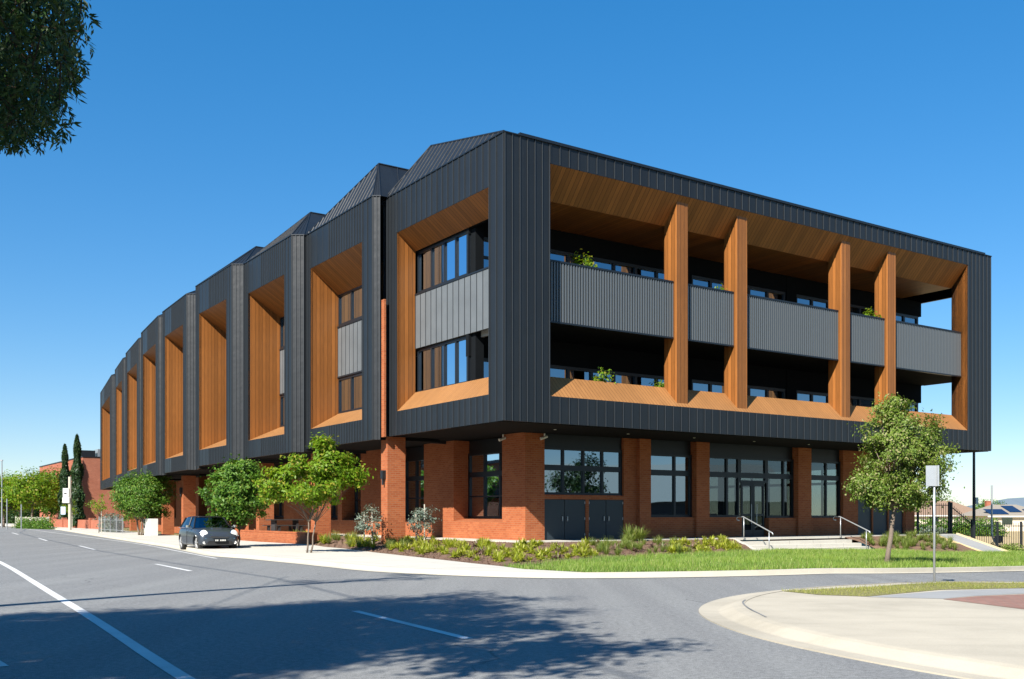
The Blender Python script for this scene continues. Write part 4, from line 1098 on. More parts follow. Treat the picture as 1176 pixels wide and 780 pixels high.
# drooping fine shoots on the visible edge
rng = np.random.default_rng(78)
Vs = []; Us = []; tw = MB()
for _ in range(1500):
    y = rng.uniform(7.8, 11.2); kx = rng.uniform(-60, 98); ky = rng.uniform(-60, 158)
    x = (kx-588)/F*y; z = CH+(HY-ky)/F*y; p = np.array([x, y, z])
    q = np.array([[x, y, z]]); 
    if not vis(q)[0]: continue
    if kx > 40 and np.sin(kx*.12+ky*.07)+np.sin(ky*.11-kx*.05) < -.75: continue
    L = rng.uniform(.12, .26); d = rng.normal(size=3)*.45+np.array([.1, 0, -1.0]); d /= np.linalg.norm(d)
    n = 12
    for j in range(n):
        c = p+d*L*j/n; a = rng.normal(size=3); a -= d*(a@d); a /= np.linalg.norm(a); ax = a*.75+d*.7; ax /= np.linalg.norm(ax)
        s = np.cross(ax, rng.normal(size=3)); s /= np.linalg.norm(s); l = rng.uniform(.05, .10); w_ = .011
        Vs += [c, c+ax*l*.45+s*w_, c+ax*l, c+ax*l*.45-s*w_]; Us.append([rng.uniform(), rng.uniform()])
    if _ % 7 == 0: tw.tube([tuple(p-d*.25), tuple(p), tuple(p+d*L)], [.007, .005, .002], 4)
arr_mesh('drooping_shoots', np.array(Vs), 4, np.array(Us), 'leafD', big); tag(tw.build('twigs', 'darkbark', big), kind='stuff')

# ---------------------------------------------------------------- left background
X0, Y0 = at(95, 118)
fb = empty('brick_hall', (X0, Y0, 0), 'plain windowless red brick building beyond the offices, beside two cypresses', 'building')
f2 = Fr(X0, Y0, .83, .56, +1)
mb = MB(); f2.box(mb, 0, 14, 0, 30, 0, 8.3); mb.build('wall', 'farbrick', fb)
mb = MB(); f2.box(mb, -.06, 14.1, -.06, 30.1, 8.3, 8.42); mb.build('roof_capping', 'black', fb)
mb = MB(); f2.box(mb, .3, 2.0, 3, 5, 8.4, 9.3); mb.build('roof_plant', 'black', fb)
mb = MB(); f2.box(mb, 2.3, 3.6, 3, 5, 8.4, 9.5); mb.tube([f2.p(4.4,4,8.4), f2.p(4.4,4,9.6)], .5, 12); mb.build('roof_plant', 'steel', fb)
fw_ = Fr(*at(133,92), *(Vector(at(0,150))-Vector(at(133,92))), -1)
w1 = empty('low_brick_wall', fw_.p(15, 0, 0), 'low red brick boundary wall along the far left footpath in front of the cypresses', 'wall')
for u_ in ((4, 17), (18.5, 30)):
    mb = MB(); fw_.box(mb, u_[0], u_[1], 0, .3, 0, 1.0); mb.build('wall_body', 'farbrick', w1)
for u in (4, 10.5, 17, 18.5, 24, 30):
    mb = MB(); fw_.box(mb, u-.25, u+.25, -.1, .4, 0, 1.2); mb.build('pier', 'farbrick', w1)
def cypress(px, D, h, r, seed, lab):
    X, Y = at(px, D); rng = np.random.default_rng(seed); t = empty('cypress', (X, Y, 0), lab, 'tree', 'tall cypresses by the far brick building')
    n = 9000; z = rng.uniform(0, 1, n)**.8; rr = r*np.clip(np.minimum(1, (1-z)**.55*1.25), 0, 1)*(.85+.2*np.sin(z*23))*rng.uniform(.55, 1, n)
    a = rng.uniform(0, 2*np.pi, n); P = np.stack([X+rr*np.cos(a)*(1+.2*np.sin(a*3+z*9)), Y+rr*np.sin(a), .3+z*(h-.3)], 1)
    out = np.stack([np.cos(a), np.sin(a), np.full(n, .6)], 1)
    V, U = leaf_cards(rng, P, .42, .16, out, -1.2, .1); arr_mesh('crown', V, 4, U, 'cyp', t)
    MB().tube([(X, Y, -.1), (X, Y, h*.8)], [.18, .05], 8).build('trunk', 'bark', t)
cypress(88.5, 106, 9.9, .78, 1, 'taller cypress, right of the white sign boards')
cypress(74.5, 116, 9.6, .70, 2, 'slimmer cypress, left of the white sign boards')
labs = ['pale trunked street tree with a wide yellow green crown at the far left', 'dark green background tree left of the cypresses', 'yellow green tree at the left edge of the picture', 'bushy green tree close beside the slimmer cypress', 'tall thin crowned tree behind the far left trees']
for i, (px, D, zc, rx, rz, m_, tt) in enumerate(((36, 120, 4.6, 2.6, 1.9, 'leafA', 2.8), (22, 150, 4.9, 4.2, 2.4, 'leafB', 2), (4, 125, 4.0, 2.6, 2.2, 'leafA', 2), (58, 128, 4.4, 2.4, 2.7, 'leafB', 2), (50, 160, 5.4, 4.5, 3.2, 'leafD', 3))):
    X, Y = at(px, D)
    tree('background_tree', labs[i], (X, Y, 0), (X, Y, zc), (rx, rx, rz), m_, 400+i, 120, 40, .42, .34, .14, tt, extra=[((X+rx*.6, Y+1, zc-.5), (rx*.7, rx*.7, rz*.7), 40)], group='trees at the far left')
# hedge mass behind them
def hedge(name, label, pts, h, wd, mat, seed, n, leaf, cat='hedge'):
    rng = np.random.default_rng(seed); P = resample(pts, 200); idx = rng.integers(0, 200, n)
    c = np.array(P)[idx]; z = rng.uniform(0, 1, n); 
    hh = h*(.82+.25*np.sin(idx*.21+seed)+.1*np.sin(idx*.9))
    Q = np.stack([c[:, 0]+rng.normal(size=n)*wd*.4, c[:, 1]+rng.normal(size=n)*wd*.4, gzv(c[:, 0])+z*hh], 1)
    V, U = leaf_cards(rng, Q, leaf, leaf*.6, None, 0, .6)
    o = arr_mesh(name, V, 4, U, mat, loc=(Q[:, 0].mean(), Q[:, 1].mean(), 0)); return tag(o, label, cat)
def gzv(X): return -.9*np.clip((X-8)/30, 0, 1)
hedge('hedge', 'dark green hedge filling the back of the far left street', [at(-20,170), at(75,150)], 4.2, 1.5, 'leafD', 5, 9000, .5)
hedge('shrub_row', 'grey green shrubs inside the little fence before the far brick building', [at(118,84), at(136,80)], 1.5, .6, 'grey', 6, 3500, .16, 'shrubs')
hedge('hedge', 'low clipped green hedge behind the pale far left fence', [at(20,112), at(58,104)], 1.2, .7, 'leafB', 7, 3000, .2)
# little pale fence
def picket(name, label, a, b, h, post, gap, mat, z0=0, railz=(.25, .85), bar=.02, cat='fence', zf=None):
    L = math.hypot(b[0]-a[0], b[1]-a[1]); fr = Fr(a[0], a[1], b[0]-a[0], b[1]-a[1], +1)
    t = empty(name, (a[0], a[1], 0), label, cat); zz = zf or (lambda u: z0)
    n = max(1, int(round(L/post)))
    for i in range(n+1):
        u = L*i/n; mb = MB(); fr.box(mb, u-.045, u+.045, -.045, .045, zz(u)-.1, zz(u)+h+.08); mb.build('post', mat, t)
    mb = MB(); m = int(L/gap)
    for i in range(m):
        u = L*(i+.5)/m; fr.box(mb, u-bar/2, u+bar/2, -bar/2, bar/2, zz(u)+.06, zz(u)+h)
    bo = mb.build('bars', mat, t)
    mb = MB()
    for r in railz:
        for i in range(n):
            u0, u1 = L*i/n+.045, L*(i+1)/n-.045
            mb.hexa([fr.p(u0,-.02,zz(u0)+h*r-.02), fr.p(u1,-.02,zz(u1)+h*r-.02), fr.p(u1,.02,zz(u1)+h*r-.02), fr.p(u0,.02,zz(u0)+h*r-.02), fr.p(u0,-.02,zz(u0)+h*r+.02), fr.p(u1,-.02,zz(u1)+h*r+.02), fr.p(u1,.02,zz(u1)+h*r+.02), fr.p(u0,.02,zz(u0)+h*r+.02)])
    mb.build('rail', mat, t); return t
picket('garden_fence', 'thin pale metal fence around the grey shrubs near the far brick building', at(114,83), at(141,76), 1.3, 2.0, .35, 'steel')
picket('pale_fence', 'pale timber paling fence under the trees at the far left', at(18,118), at(56,108), 1.25, 2.2, .16, 'kerb', bar=.1)
# sign boards and posts at far left
X, Y = at(76.5, 92)
sg = empty('sign_post', (X, Y, .1), 'tall post with stacked white and pale blue sign boards in front of the cypresses', 'sign')
MB().tube([(X+.3,Y,0),(X+.3,Y,5.0)], .14, 10).build('post', 'kerb', sg)
mb = MB(); mb.box(X-.25,X+.28,Y-.22,Y-.17,3.15,3.95); a_ = mb.build('sign_board', 'white', sg)
mb = MB(); mb.box(X-.13,X+.1,Y-.235,Y-.222,3.42,3.52); mb.build('dark_mark', 'black', a_)
mb = MB(); mb.box(X-.28,X+.35,Y-.24,Y-.19,2.6,3.12); mb.build('sign_board', 'white', sg)
mb = MB(); mb.box(X-.42,X+.0,Y-.26,Y-.21,1.55,2.25); mb.build('sign_board', plain('pale_blue_board', (.55,.68,.78)), sg)
X, Y = at(7, 120); lp = empty('street_lamp', (X, Y, 0), 'slim pale street lamp at the far left edge above the trees', 'street lamp')
MB().tube([(X-.5,Y,0),(X-.5,Y,8.0)], [.10,.06], 8).build('pole', 'steel', lp); mb = MB(); mb.box(X-1.3,X-.4,Y-.1,Y+.1,7.95,8.1); mb.build('lamp_head', 'steel', lp)
for px, h in ((24.5, 2.6), (8, 3.2)):
    X, Y = at(px, 105); o = MB().tube([(X,Y,0),(X,Y,h)], .06, 8).build('metal_post', 'steel'); tag(o, 'slim grey metal post on the far left footpath, %s' % ('right one' if px > 20 else 'left one'), 'post')

# ---------------------------------------------------------------- right background
def zrel(u, a=.5, b=-.5, L=1): return a+(b-a)*min(1, max(0, u/L))
P0 = (21.6, 53.4); P1 = at(1090, 53.6)
picket('metal_gate', 'black metal bar gate joined to the right end of the building', P0, P1, 1.72, 1.0, .12, 'black', z0=.42, railz=(.06, .93))
P2_ = at(1116, 54)
L2 = math.hypot(P2_[0]-P1[0], P2_[1]-P1[1])
picket('black_fence', 'sloping run of black bar fence stepping down beside the ramp', (P1[0]+.12,P1[1]), P2_, 1.68, 1.2, .12, 'black', railz=(.08, .9), zf=lambda u: .42-1.0*min(1, u/L2))
picket('black_fence', 'long level run of black bar fence at the right edge of the picture', (P2_[0]+.12,P2_[1]), (46, 53.2), 1.62, 1.25, .12, 'black', z0=-.55, railz=(.06, .9))
sheet('dry_field', [(24,57.5),(140,57.5),(260,260),(-5,260),(14,75)], -.03, 'field')
X, Y = at(1118.5, 60)
lp = empty('light_pole', (X, Y, -.6), 'thin black light pole rising behind the fence up to the underside of the building', 'light pole')
MB().tube([(X,Y,-.7),(X,Y,6.2)], [.10,.075], 8).build('pole', 'black', lp)
mb = MB(); mb.box(X-.7,X-.02,Y-.1,Y+.1,6.15,6.28); mb.build('lamp_head', 'black', lp); mb = MB(); mb.box(X+.06,X+.22,Y-.1,Y+.1,2.15,2.55); mb.build('camera_box', 'white', lp)
X, Y = at(1139, 66)
lp = empty('young_tree_guard', (X, Y, -.6), 'leaning grey pole with a small black box near its foot, behind the fence', 'pole')
MB().tube([(X,Y,3.45),(X,Y,.3),(X+.1,Y,-.1),(X+.5,Y,-.7)], .06, 8).build('pole', 'steel', lp)
mb = MB(); mb.box(X+.25,X+.65,Y-.2,Y+.2,-.35,.15); mb.build('control_box', 'black', lp)
M['tile'] = ground('brown_roof_tiles', (.20,.13,.09), (.29,.20,.14), 2); M['tile2'] = ground('grey_roof_tiles', (.20,.18,.15), (.30,.26,.21), 2)
M['render'] = plain('cream_render', (.62,.55,.44), .8); M['solar'] = plain('solar_panel', (.012,.02,.05), .15)
def house(px, D, wd, dp, eave, ridge, mat, label, rot=0., solar=False):
    X, Y = at(px, D); z0 = -.95; t = empty('house', (X, Y, z0), label, 'house')
    fr = Fr(X-wd/2*math.cos(rot), Y-wd/2*math.sin(rot), math.cos(rot), math.sin(rot), +1)
    mb = MB(); fr.box(mb, 0, wd, 0, dp, z0, eave); mb.build('wall', 'render', t)
    e = .5; P = fr.p; a, b, c, d = P(-e,-e,eave), P(wd+e,-e,eave), P(wd+e,dp+e,eave), P(-e,dp+e,eave); r0, r1 = P(wd*.3,dp/2,ridge), P(wd*.7,dp/2,ridge)
    mb = MB(); 
    for f in ([a,b,r1,r0],[b,c,r1],[c,d,r0,r1],[d,a,r0],[a,d,c,b]): mb.face(f)
    rf = mb.build('roof', mat, t)
    mb = MB(); fr.box(mb, -e, wd+e, -e-.05, -e+.1, eave-.18, eave+.02); mb.build('gutter', 'white', t)
    for u in (wd*.2, wd*.62):
        mb = MB(); fr.box(mb, u, u+1.6, -.04, .06, z0+1.0, z0+2.1); mb.build('window', 'glass', t)
    if solar:
        for (s0, s1, q0, q1) in ((.06,.34,.12,.55), (.40,.58,.30,.85), (.64,.86,.12,.55)):
            A_, B_ = Vector(a).lerp(Vector(b), s0), Vector(a).lerp(Vector(b), s1); up = Vector(r0)-Vector(P(wd*.3,-e,eave)); off = Vector((0,-.02,.08))
            MB().face([A_+up*q0+off, B_+up*q0+off, B_+up*q1+off, A_+up*q1+off]).build('solar_panel', 'solar', rf)
    return t, fr
house(1092, 165, 12.5, 9, 1.45, 3.9, 'tile', 'brown tiled house behind the gate and hedge', .1)
h2, fr2 = house(1172, 150, 9.5, 9, 1.35, 3.1, 'tile2', 'grey tiled house with dark solar panels at the right edge', .05, True)
house(1215, 185, 12, 9, 1.6, 3.4, 'tile2', 'far grey roofed house partly outside the right edge', .05)
X, Y = at(1134.5, 158); ch = MB().box(X-.35,X+.35,Y-.3,Y+.3,1.2,3.6).box(X-.42,X+.42,Y-.37,Y+.37,3.6,3.72).build('brick_chimney', 'farbrick'); ch.name = 'chimney'
ch.parent = h2; ch.location = Vector(ch.location)-h2.location
for px, D, zc, r, s, lab in ((1135, 185, 3.0, 2.6, 1, 'round green tree behind the orange brick chimney'), (1082, 190, 3.4, 3.4, 2, 'dark green tree above the brown tiled roof'), (1060, 200, 3.2, 4.0, 3, 'green tree just right of the building behind the gate'), (1148, 200, 2.2, 2.4, 4, 'small green tree right of the leaning pole')):
    X, Y = at(px, D); tree('distant_tree', lab, (X, Y, -.9), (X, Y, zc-.6), (r, r, r*.62), 'leafB', 500+s, 90, 36, .36, .4, .15, .8, group='trees behind the houses on the right')
hedge('hedge', 'long green hedge at the far side of the dry field', [at(1050,120), at(1095,118), at(1150,112)], 1.9, .9, 'leafB', 8, 7000, .26)
hedge('reddish_shrubs', 'brownish red shrubs behind the gate at the near side of the hedge', [at(1058,100), at(1085,99)], 1.1, .6, 'grey', 9, 1500, .2, 'shrubs')
hedge('dry_garden_shrubs', 'low dark shrubs behind the fence beside the ramp', [(24,57),(29,57.6)], .45, .4, 'leafC', 10, 2000, .12, 'shrubs')
hedge('fence_grasses', 'green grasses along the foot of the right hand fence', [(25.5,52.6),(36,52.0)], .5, .45, 'grassy', 11, 3000, .14, 'plants')
# hills
mb = MB(); hills = plain('hill_scrub', (.13,.17,.20), .9, 0, .15, .002)  # bluish distance haze is put into the hill colour itself
prev = None
for i in range(41):
    t_ = i/40; x = 700+t_*2800; h = 48+14*math.sin(t_*6)+9*math.sin(t_*15+1); h *= min(1, max(0, (x-1430)/260.)) if x < 1700 else 1
    cur = (x, h)
    if prev:
        mb.face([(prev[0],3000,-3),(cur[0],3000,-3),(cur[0],3400,max(.1,cur[1])),(prev[0],3400,max(.1,prev[1]))])
        mb.face([(prev[0],3400,max(.1,prev[1])),(cur[0],3400,max(.1,cur[1])),(cur[0],4200,-3),(prev[0],4200,-3)])
    prev = cur
hm = mb.build('hills', hills, flow=True); tag(hm, kind='structure')

# ---------------------------------------------------------------- street sign near right
X, Y = gp(1073, 669, .05)
sn = empty('parking_sign', (X, Y, .05), 'back of a small blank grey sign plate on a galvanised post in the dry verge', 'sign')
MB().tube([(X,Y,-.1),(X,Y,2.56)], .024, 10).build('post', 'steel', sn, smooth=True)
fs = Fr(X, Y, .98, -.2, +1); mb = MB(); fs.box(mb, -.18, .05, -.05, -.042, 2.12, 2.56); mb.build('sign_plate', 'steel', sn)
mb = MB(); fs.box(mb, .04, .075, -.12, .16, 2.12, 2.56); mb.build('sign_plate', 'steel', sn)
mb = MB(); fs.box(mb, -.06, .05, -.04, .04, 2.2, 2.23); fs.box(mb, -.06, .05, -.04, .04, 2.46, 2.49); mb.build('bracket', 'steel', sn)

# ---------------------------------------------------------------- power pole and wires (outside the picture, their shadows fall on the road)
k1 = 1/math.tan(EL)
def src(g, h): return (g[0]-vx*k1*h, g[1]-vy*k1*h, h)
tp_ = src(gp(475, 662.5), 9.6); tb_ = (-12.4, 11.4, 0)
ln = empty('leaning_tree', tb_, 'slender leaning tree on the near left verge outside the picture, casting the long bar shadow', 'tree')
pts_ = [Vector(tb_).lerp(Vector(tp_), q)+Vector((.12*math.sin(q*9), .10*math.cos(q*7), .5*math.sin(q*3.1))) for q in [i/10 for i in range(11)]]
pts_[0].z = -.1
MB().tube(pts_, [.24-.0165*i for i in range(11)], 10).build('trunk', 'bark', ln, smooth=True)
rng = np.random.default_rng(88); PP = []; mb = MB()
for q_ in range(9):
    e_ = pts_[10-q_//3]+Vector((rng.uniform(-.8, .9), rng.uniform(-.6, .5), rng.uniform(-.1, .5))); mb.tube([pts_[9-q_//3], e_], [.03, .01], 5)
    PP.append(np.array(e_)+rng.normal(size=(130, 3))*np.array([.28, .22, .12]))
mb.build('limbs', 'bark', ln); V, U = leaf_cards(rng, np.concatenate(PP), .13, .05); arr_mesh('crown', V, 4, U, 'leafD', ln)
pb = (-5.0, -7.5, 0)
pp = empty('power_pole', pb, 'timber power pole behind the camera carrying the street cable', 'power pole')
MB().tube([(pb[0],pb[1],-.1),(pb[0]+.05,pb[1],6),(pb[0],pb[1],11.0)], [.20,.17,.13], 10).build('pole', 'bark', pp)
mb = MB(); mb.box(pb[0]-1.1,pb[0]+1.1,pb[1]-.06,pb[1]+.06,10.2,10.35); mb.build('crossarm', 'bark', pp)
wire = [src(gp(*q), 10.4) for q in ((30,608),(23,612),(40,617),(110,632),(200,647),(316,664),(420,690),(520,720),(650,755),(740,782),(900,860))]
o = MB().tube(wire, .022, 6).build('overhead_wire', 'black'); tag(o, 'long overhead cable following the street, whose thin shadow runs along the road', 'wire')
o = MB().tube([src(gp(330,662), 10.4), src(gp(225,702), 10.4)], .016, 6).build('overhead_wire', 'black'); tag(o, 'short service cable branching from the long street cable', 'wire')

# ---------------------------------------------------------------- things across the side street, seen mirrored in the ground floor glass
t, _f = house(0, 1, 1, 1, 1, 2, 'tile', 'x'); 
def kill(o):
    for c in [c for c in bpy.data.objects if c.parent == o]: kill(c)
    bpy.data.objects.remove(o)
kill(t)
X, Y = 44.0, 24.0
shed = empty('warehouse', (X, Y, -.9), 'pale roofed warehouse across the side street, outside the right edge of the picture', 'building')
fr = Fr(X-6, Y-14, .35, .94, -1)
mb = MB(); fr.box(mb, 0, 36, 0, 18, -1.0, 2.6); mb.build('wall', 'door', shed)
P = fr.p; mb = MB(); 
for f in ([P(-.5,-.5,2.6),P(36.5,-.5,2.6),P(36.5,9,6.2),P(-.5,9,6.2)], [P(-.5,9,6.2),P(36.5,9,6.2),P(36.5,18.5,2.6),P(-.5,18.5,2.6)], [P(-.5,-.5,2.6),P(-.5,9,6.2),P(-.5,18.5,2.6)], [P(36.5,-.5,2.6),P(36.5,9,6.2),P(36.5,18.5,2.6)]): mb.face(f)
mb.build('roof', plain('pale_green_grey_roof', (.34,.37,.33), .6), shed)
for i, (x, y, h) in enumerate(((27, 29, 5.0), (30, 40, 5.5), (25.5,17,5.0))):
    tree('roadside_tree', ['dark roadside tree across the side street, the middle one', 'dark roadside tree across the side street, farthest along', 'dark roadside tree across the side street, nearest the corner'][i], (x, y*.9-4, gz(x)), (x, y*.9-4, h*.62), (2.0, 2.0, h*.36), 'leafD', 700+i, 90, 40, .28, .26, .14, 1.8)

sh = empty('shop_building', (-52, 60, 0), 'long brown brick shop building across the main street, outside the left edge of the picture', 'building')
fr = Fr(-37, 36, -.5, .866, +1)
mb = MB(); fr.box(mb, 0, 62, 0, 14, 0, 6.6); mb.build('wall', 'farbrick', sh); mb = MB(); fr.box(mb, -.2, 62.2, -.2, 14.2, 6.6, 6.9); mb.build('roof', 'frame', sh)
mb = MB(); fr.box(mb, 0, 62, -2.4, 0, 3.2, 3.4); mb.build('awning', 'frame', sh)
for q_ in range(8):
    mb = MB(); fr.box(mb, 2+q_*7.5, 7.5+q_*7.5, -.06, -.01, .5, 2.8); mb.build('window', 'glass', sh)
for q_ in range(5):
    x_, y_ = fr.xy(6+q_*12, -4.5); tree('avenue_tree', 'leafy avenue tree before the brown brick shops, number %s from the near end' % ['one', 'two', 'three', 'four', 'five'][q_], (x_, y_, 0), (x_, y_, 4.2), (2.4, 2.4, 2.1), 'leafB', 120+q_, 110, 40, .3, .3, .14, 2.0, group='avenue trees before the shops')
# ---------------------------------------------------------------- parked car
def make_car():
    fwd = Vector((.53, -.848, 0)).normalized(); lft = Vector((-fwd.y, fwd.x, 0))
    # near wheels (car's right side, towards the left of the picture)
    w = Vector((*gp(224, 633.6), 0)); loc = w+lft*(.84) - fwd*1.22
    car = empty('parked_car', loc, 'small dark grey three door hatchback with round headlights parked at the kerb', 'car')
    bpy.context.view_layer.update()
    Sx = 1.03
    def T(x, y, z): v = loc+fwd*x*Sx+lft*y*Sx+Vector((0, 0, z*Sx)); return (v.x, v.y, v.z)
    paint = plain('dark_grey_car_paint', (.048, .058, .070), .3, .3, .04); paint.node_tree.nodes['Principled BSDF'].inputs['Coat Weight'].default_value = .4
    chrome = plain('chrome', (.75, .75, .74), .12, 1., .02); lamp = plain('headlight_glass', (.85, .84, .78), .15, 0, .05)
    cg = glass('car_glass', .20, (.05, .06, .065)); rubber = plain('tyre_rubber', (.02, .02, .02), .85); rim = plain('alloy_rim', (.42, .41, .39), .35, .5)
    roofm = plain('black_car_roof', (.014, .015, .017), .3, .1)
    # x, half width, z bottom, z shoulder(belt), z top centre
    st = [(-1.82, .50, .42, .70, .78), (-1.78, .68, .30, .80, .90), (-1.66, .78, .22, .86, .955), (-1.3, .825, .20, .89, .965), (-.8, .835, .19, .90, .965), (-.2, .84, .19, .90, .965), (.35, .84, .19, .90, .965), (.78, .84, .19, .895, .965),
          (1.05, .838, .19, .85, .945), (1.35, .825, .20, .80, .905), (1.58, .80, .22, .745, .85), (1.72, .74, .25, .68, .78), (1.80, .64, .30, .60, .68), (1.83, .48, .36, .52, .56)]
    rows = []
    for x, wd, zb, zs, zt in st:
        h = zs-zb
        rows.append([(0, zb), (wd*.86, zb), (wd*.985, zb+h*.12), (wd, zb+h*.45), (wd*.99, zb+h*.75), (wd*.945, zs), (wd*.84, zs+(zt-zs)*.55), (wd*.5, zs+(zt-zs)*.92), (0, zt)])
    mb = MB(); n = len(rows[0]); ring = []
    for (x, *_), r in zip(st, rows):
        base = len(mb.v)
        full = [(y, z) for y, z in r]+[(-y, z) for y, z in r[-2:0:-1]]
        mb.v += [T(x, y, z) for y, z in full]; ring.append((base, len(full)))
    for (b0, m), (b1, _) in zip(ring[:-1], ring[1:]):
        for i in range(m): j = (i+1) % m; mb.f.append((b0+i, b0+j, b1+j, b1+i))
    mb.f.append(tuple(ring[0][0]+i for i in range(m))); mb.f.append(tuple(ring[-1][0]+i for i in range(m))[::-1])
    body = mb.build('body', paint, car); merge_smooth(body, 2)
    # cut the wheel arches
    cm = MB()
    for x in (1.22, -1.24):
        for s in (1, -1): cm.tube([T(x, s*.50, .31), T(x, s*1.1, .31)], .345*Sx, 28)
    cut = cm.build('cut', rubber, car); bm = bmesh.new(); bm.from_mesh(cut.data); bmesh.ops.recalc_face_normals(bm, faces=bm.faces); bm.to_mesh(cut.data); bm.free()
    md = body.modifiers.new('arch', 'BOOLEAN'); md.object = cut; md.operation = 'DIFFERENCE'; md.solver = 'EXACT'
    bpy.context.view_layer.update(); dg = bpy.context.evaluated_depsgraph_get()
    me = bpy.data.meshes.new_from_object(body.evaluated_get(dg)); body.modifiers.clear(); body.data = me
    bpy.data.objects.remove(cut)
    me.materials.clear(); me.materials.append(paint)
    # greenhouse
    gb = [(.92, .60, .935), (.70, .735, .94), (0, .765, .945), (-.8, .765, .945), (-1.5, .72, .945), (-1.70, .56, .94)]
    gt = [(.38, .44, 1.345), (.28, .565, 1.345), (-.1, .60, 1.36), (-.7, .60, 1.355), (-1.2, .575, 1.33), (-1.36, .44, 1.325)]
    def loop(g): return [(x, y, z) for x, y, z in g]+[(x, -y, z) for x, y, z in g[::-1]]
    lb, lt = loop(gb), loop(gt); mb = MB(); m = len(lb)
    mb.v = [T(*p) for p in lb]+[T(*p) for p in lt]
    mb.f = [(i, (i+1) % m, m+(i+1) % m, m+i) for i in range(m)]
    gh = mb.build('windows', cg, car); merge_smooth(gh, 0)
    for p in gh.data.polygons: p.use_smooth = False
    # roof
    mb = MB(); up = [(x*1.0, y*.93, z+.045) for x, y, z in gt]; lu = loop(up); top_ = [(x*.8-.1, y*.6, z+.065) for x, y, z in gt]; l3 = loop(top_)
    lo_ = loop([(x*1.0+(.03 if x > 0 else -.04), y*1.03, z-.005) for x, y, z in gt])
    mb.v = [T(*p) for p in lo_]+[T(*p) for p in lu]+[T(*p) for p in l3]
    for k_ in (0, 1): mb.f += [(k_*m+i, k_*m+(i+1) % m, (k_+1)*m+(i+1) % m, (k_+1)*m+i) for i in range(m)]
    mb.f += [tuple(2*m+i for i in range(m)), tuple(range(m))[::-1]]
    rf = mb.build('roof', roofm, car); merge_smooth(rf, 2)
    for i in (0, 2, 4):
        for s in (1, -1):
            a, b = gb[i+ (1 if i == 0 else 0)], gt[i+(1 if i == 0 else 0)]
            MB().tube([T(a[0], s*a[1]*1.0, a[2]-.02), T(b[0], s*b[1], b[2])], .038*Sx, 6).build('pillar', roofm, car)
    # interior block and seats
    for s in (.33, -.33):
        mb = MB(); mb.hexa([T(-.1,s-.2,.5),T(-.25,s-.2,.5),T(-.25,s+.2,.5),T(-.1,s+.2,.5),T(-.25,s-.18,1.1),T(-.38,s-.18,1.1),T(-.38,s+.18,1.1),T(-.25,s+.18,1.1)]); mb.tube([T(-.33,s-.1,1.17),T(-.33,s+.1,1.17)], .07, 8); mb.build('seat', rubber, car)
    # wheels
    for x in (1.22, -1.24):
        for s in (1, -1):
            ty = MB(); prof = [(.56,.17),(.57,.27),(.585,.305),(.60,.318),(.735,.318),(.76,.305),(.77,.27),(.77,.225)]
            nseg = 28; b0 = 0
            for (yy, rr) in prof:
                for q in range(nseg): a = 2*math.pi*q/nseg; ty.v.append(T(x+rr*math.cos(a), s*yy, .318+rr*math.sin(a)))
            for i in range(len(prof)-1):
                for q in range(nseg): ty.f.append((i*nseg+q, i*nseg+(q+1) % nseg, (i+1)*nseg+(q+1) % nseg, (i+1)*nseg+q))
            wh = ty.build('wheel', rubber, car, smooth=True)
            rm = MB(); 
            rm.tube([T(x, s*.72, .318), T(x, s*.78, .318)], .055, 12)
            for q in range(5):
                a = 2*math.pi*q/5+.3; c_, s_ = math.cos(a), math.sin(a)
                rm.tube([T(x+.03*c_, s*.77, .318+.03*s_), T(x+.225*c_, s*.757, .318+.225*s_)], [.036, .03], 6)
            for q in range(nseg):
                a, a2 = 2*math.pi*q/nseg, 2*math.pi*(q+1)/nseg
                rm.face([T(x+.20*math.cos(a), s*.745, .318+.20*math.sin(a)), T(x+.20*math.cos(a2), s*.745, .318+.20*math.sin(a2)), T(x+.232*math.cos(a2), s*.773, .318+.232*math.sin(a2)), T(x+.232*math.cos(a), s*.773, .318+.232*math.sin(a))])
            rm.build('rim', rim, wh)
            dk = MB(); dk.tube([T(x, s*.56, .318), T(x, s*.68, .318)], .22, 20); dk.build('brake_disc', rubber, wh)
    # headlights, grille, plate and trim
    for s in (1, -1):
        c = Vector(T(1.635, s*.585, .70)); nrm = (fwd*.93+lft*s*.18+Vector((0, 0, .32))).normalized(); a = nrm.orthogonal().normalized(); b = nrm.cross(a)
        hl = MB(); rg = 20
        prof = [(.150, -.03), (.158, .03), (.14, .05)]
        for r_, h_ in prof:
            for q in range(rg): an = 2*math.pi*q/rg; hl.v.append(tuple(c+a*r_*math.cos(an)+b*r_*1.1*math.sin(an)+nrm*(h_+.03)))
        for i in range(len(prof)-1):
            for q in range(rg): hl.f.append((i*rg+q, i*rg+(q+1) % rg, (i+1)*rg+(q+1) % rg, (i+1)*rg+q))
        h = hl.build('headlight', chrome, car, smooth=True)
        ln = MB()
        for r_, h_ in ((.14, .05), (.10, .068), (.05, .08)):
            for q in range(rg): an = 2*math.pi*q/rg; ln.v.append(tuple(c+a*r_*math.cos(an)+b*r_*1.1*math.sin(an)+nrm*(h_+.03)))
        for i in range(2):
            for q in range(rg): ln.f.append((i*rg+q, i*rg+(q+1) % rg, (i+1)*rg+(q+1) % rg, (i+1)*rg+q))
        ln.f.append(tuple(2*rg+q for q in range(rg))); ln.build('lens', lamp, h, smooth=True)
        mb = MB(); mb.tube([T(1.70, s*.62, .36), T(1.80, s*.60, .36)], .06, 12); mb.build('fog_light', lamp, car)
        mb = MB(); mb.tube([T(.60, s*.80, .98), T(.62, s*.93, 1.0)], [.02, .03], 6)
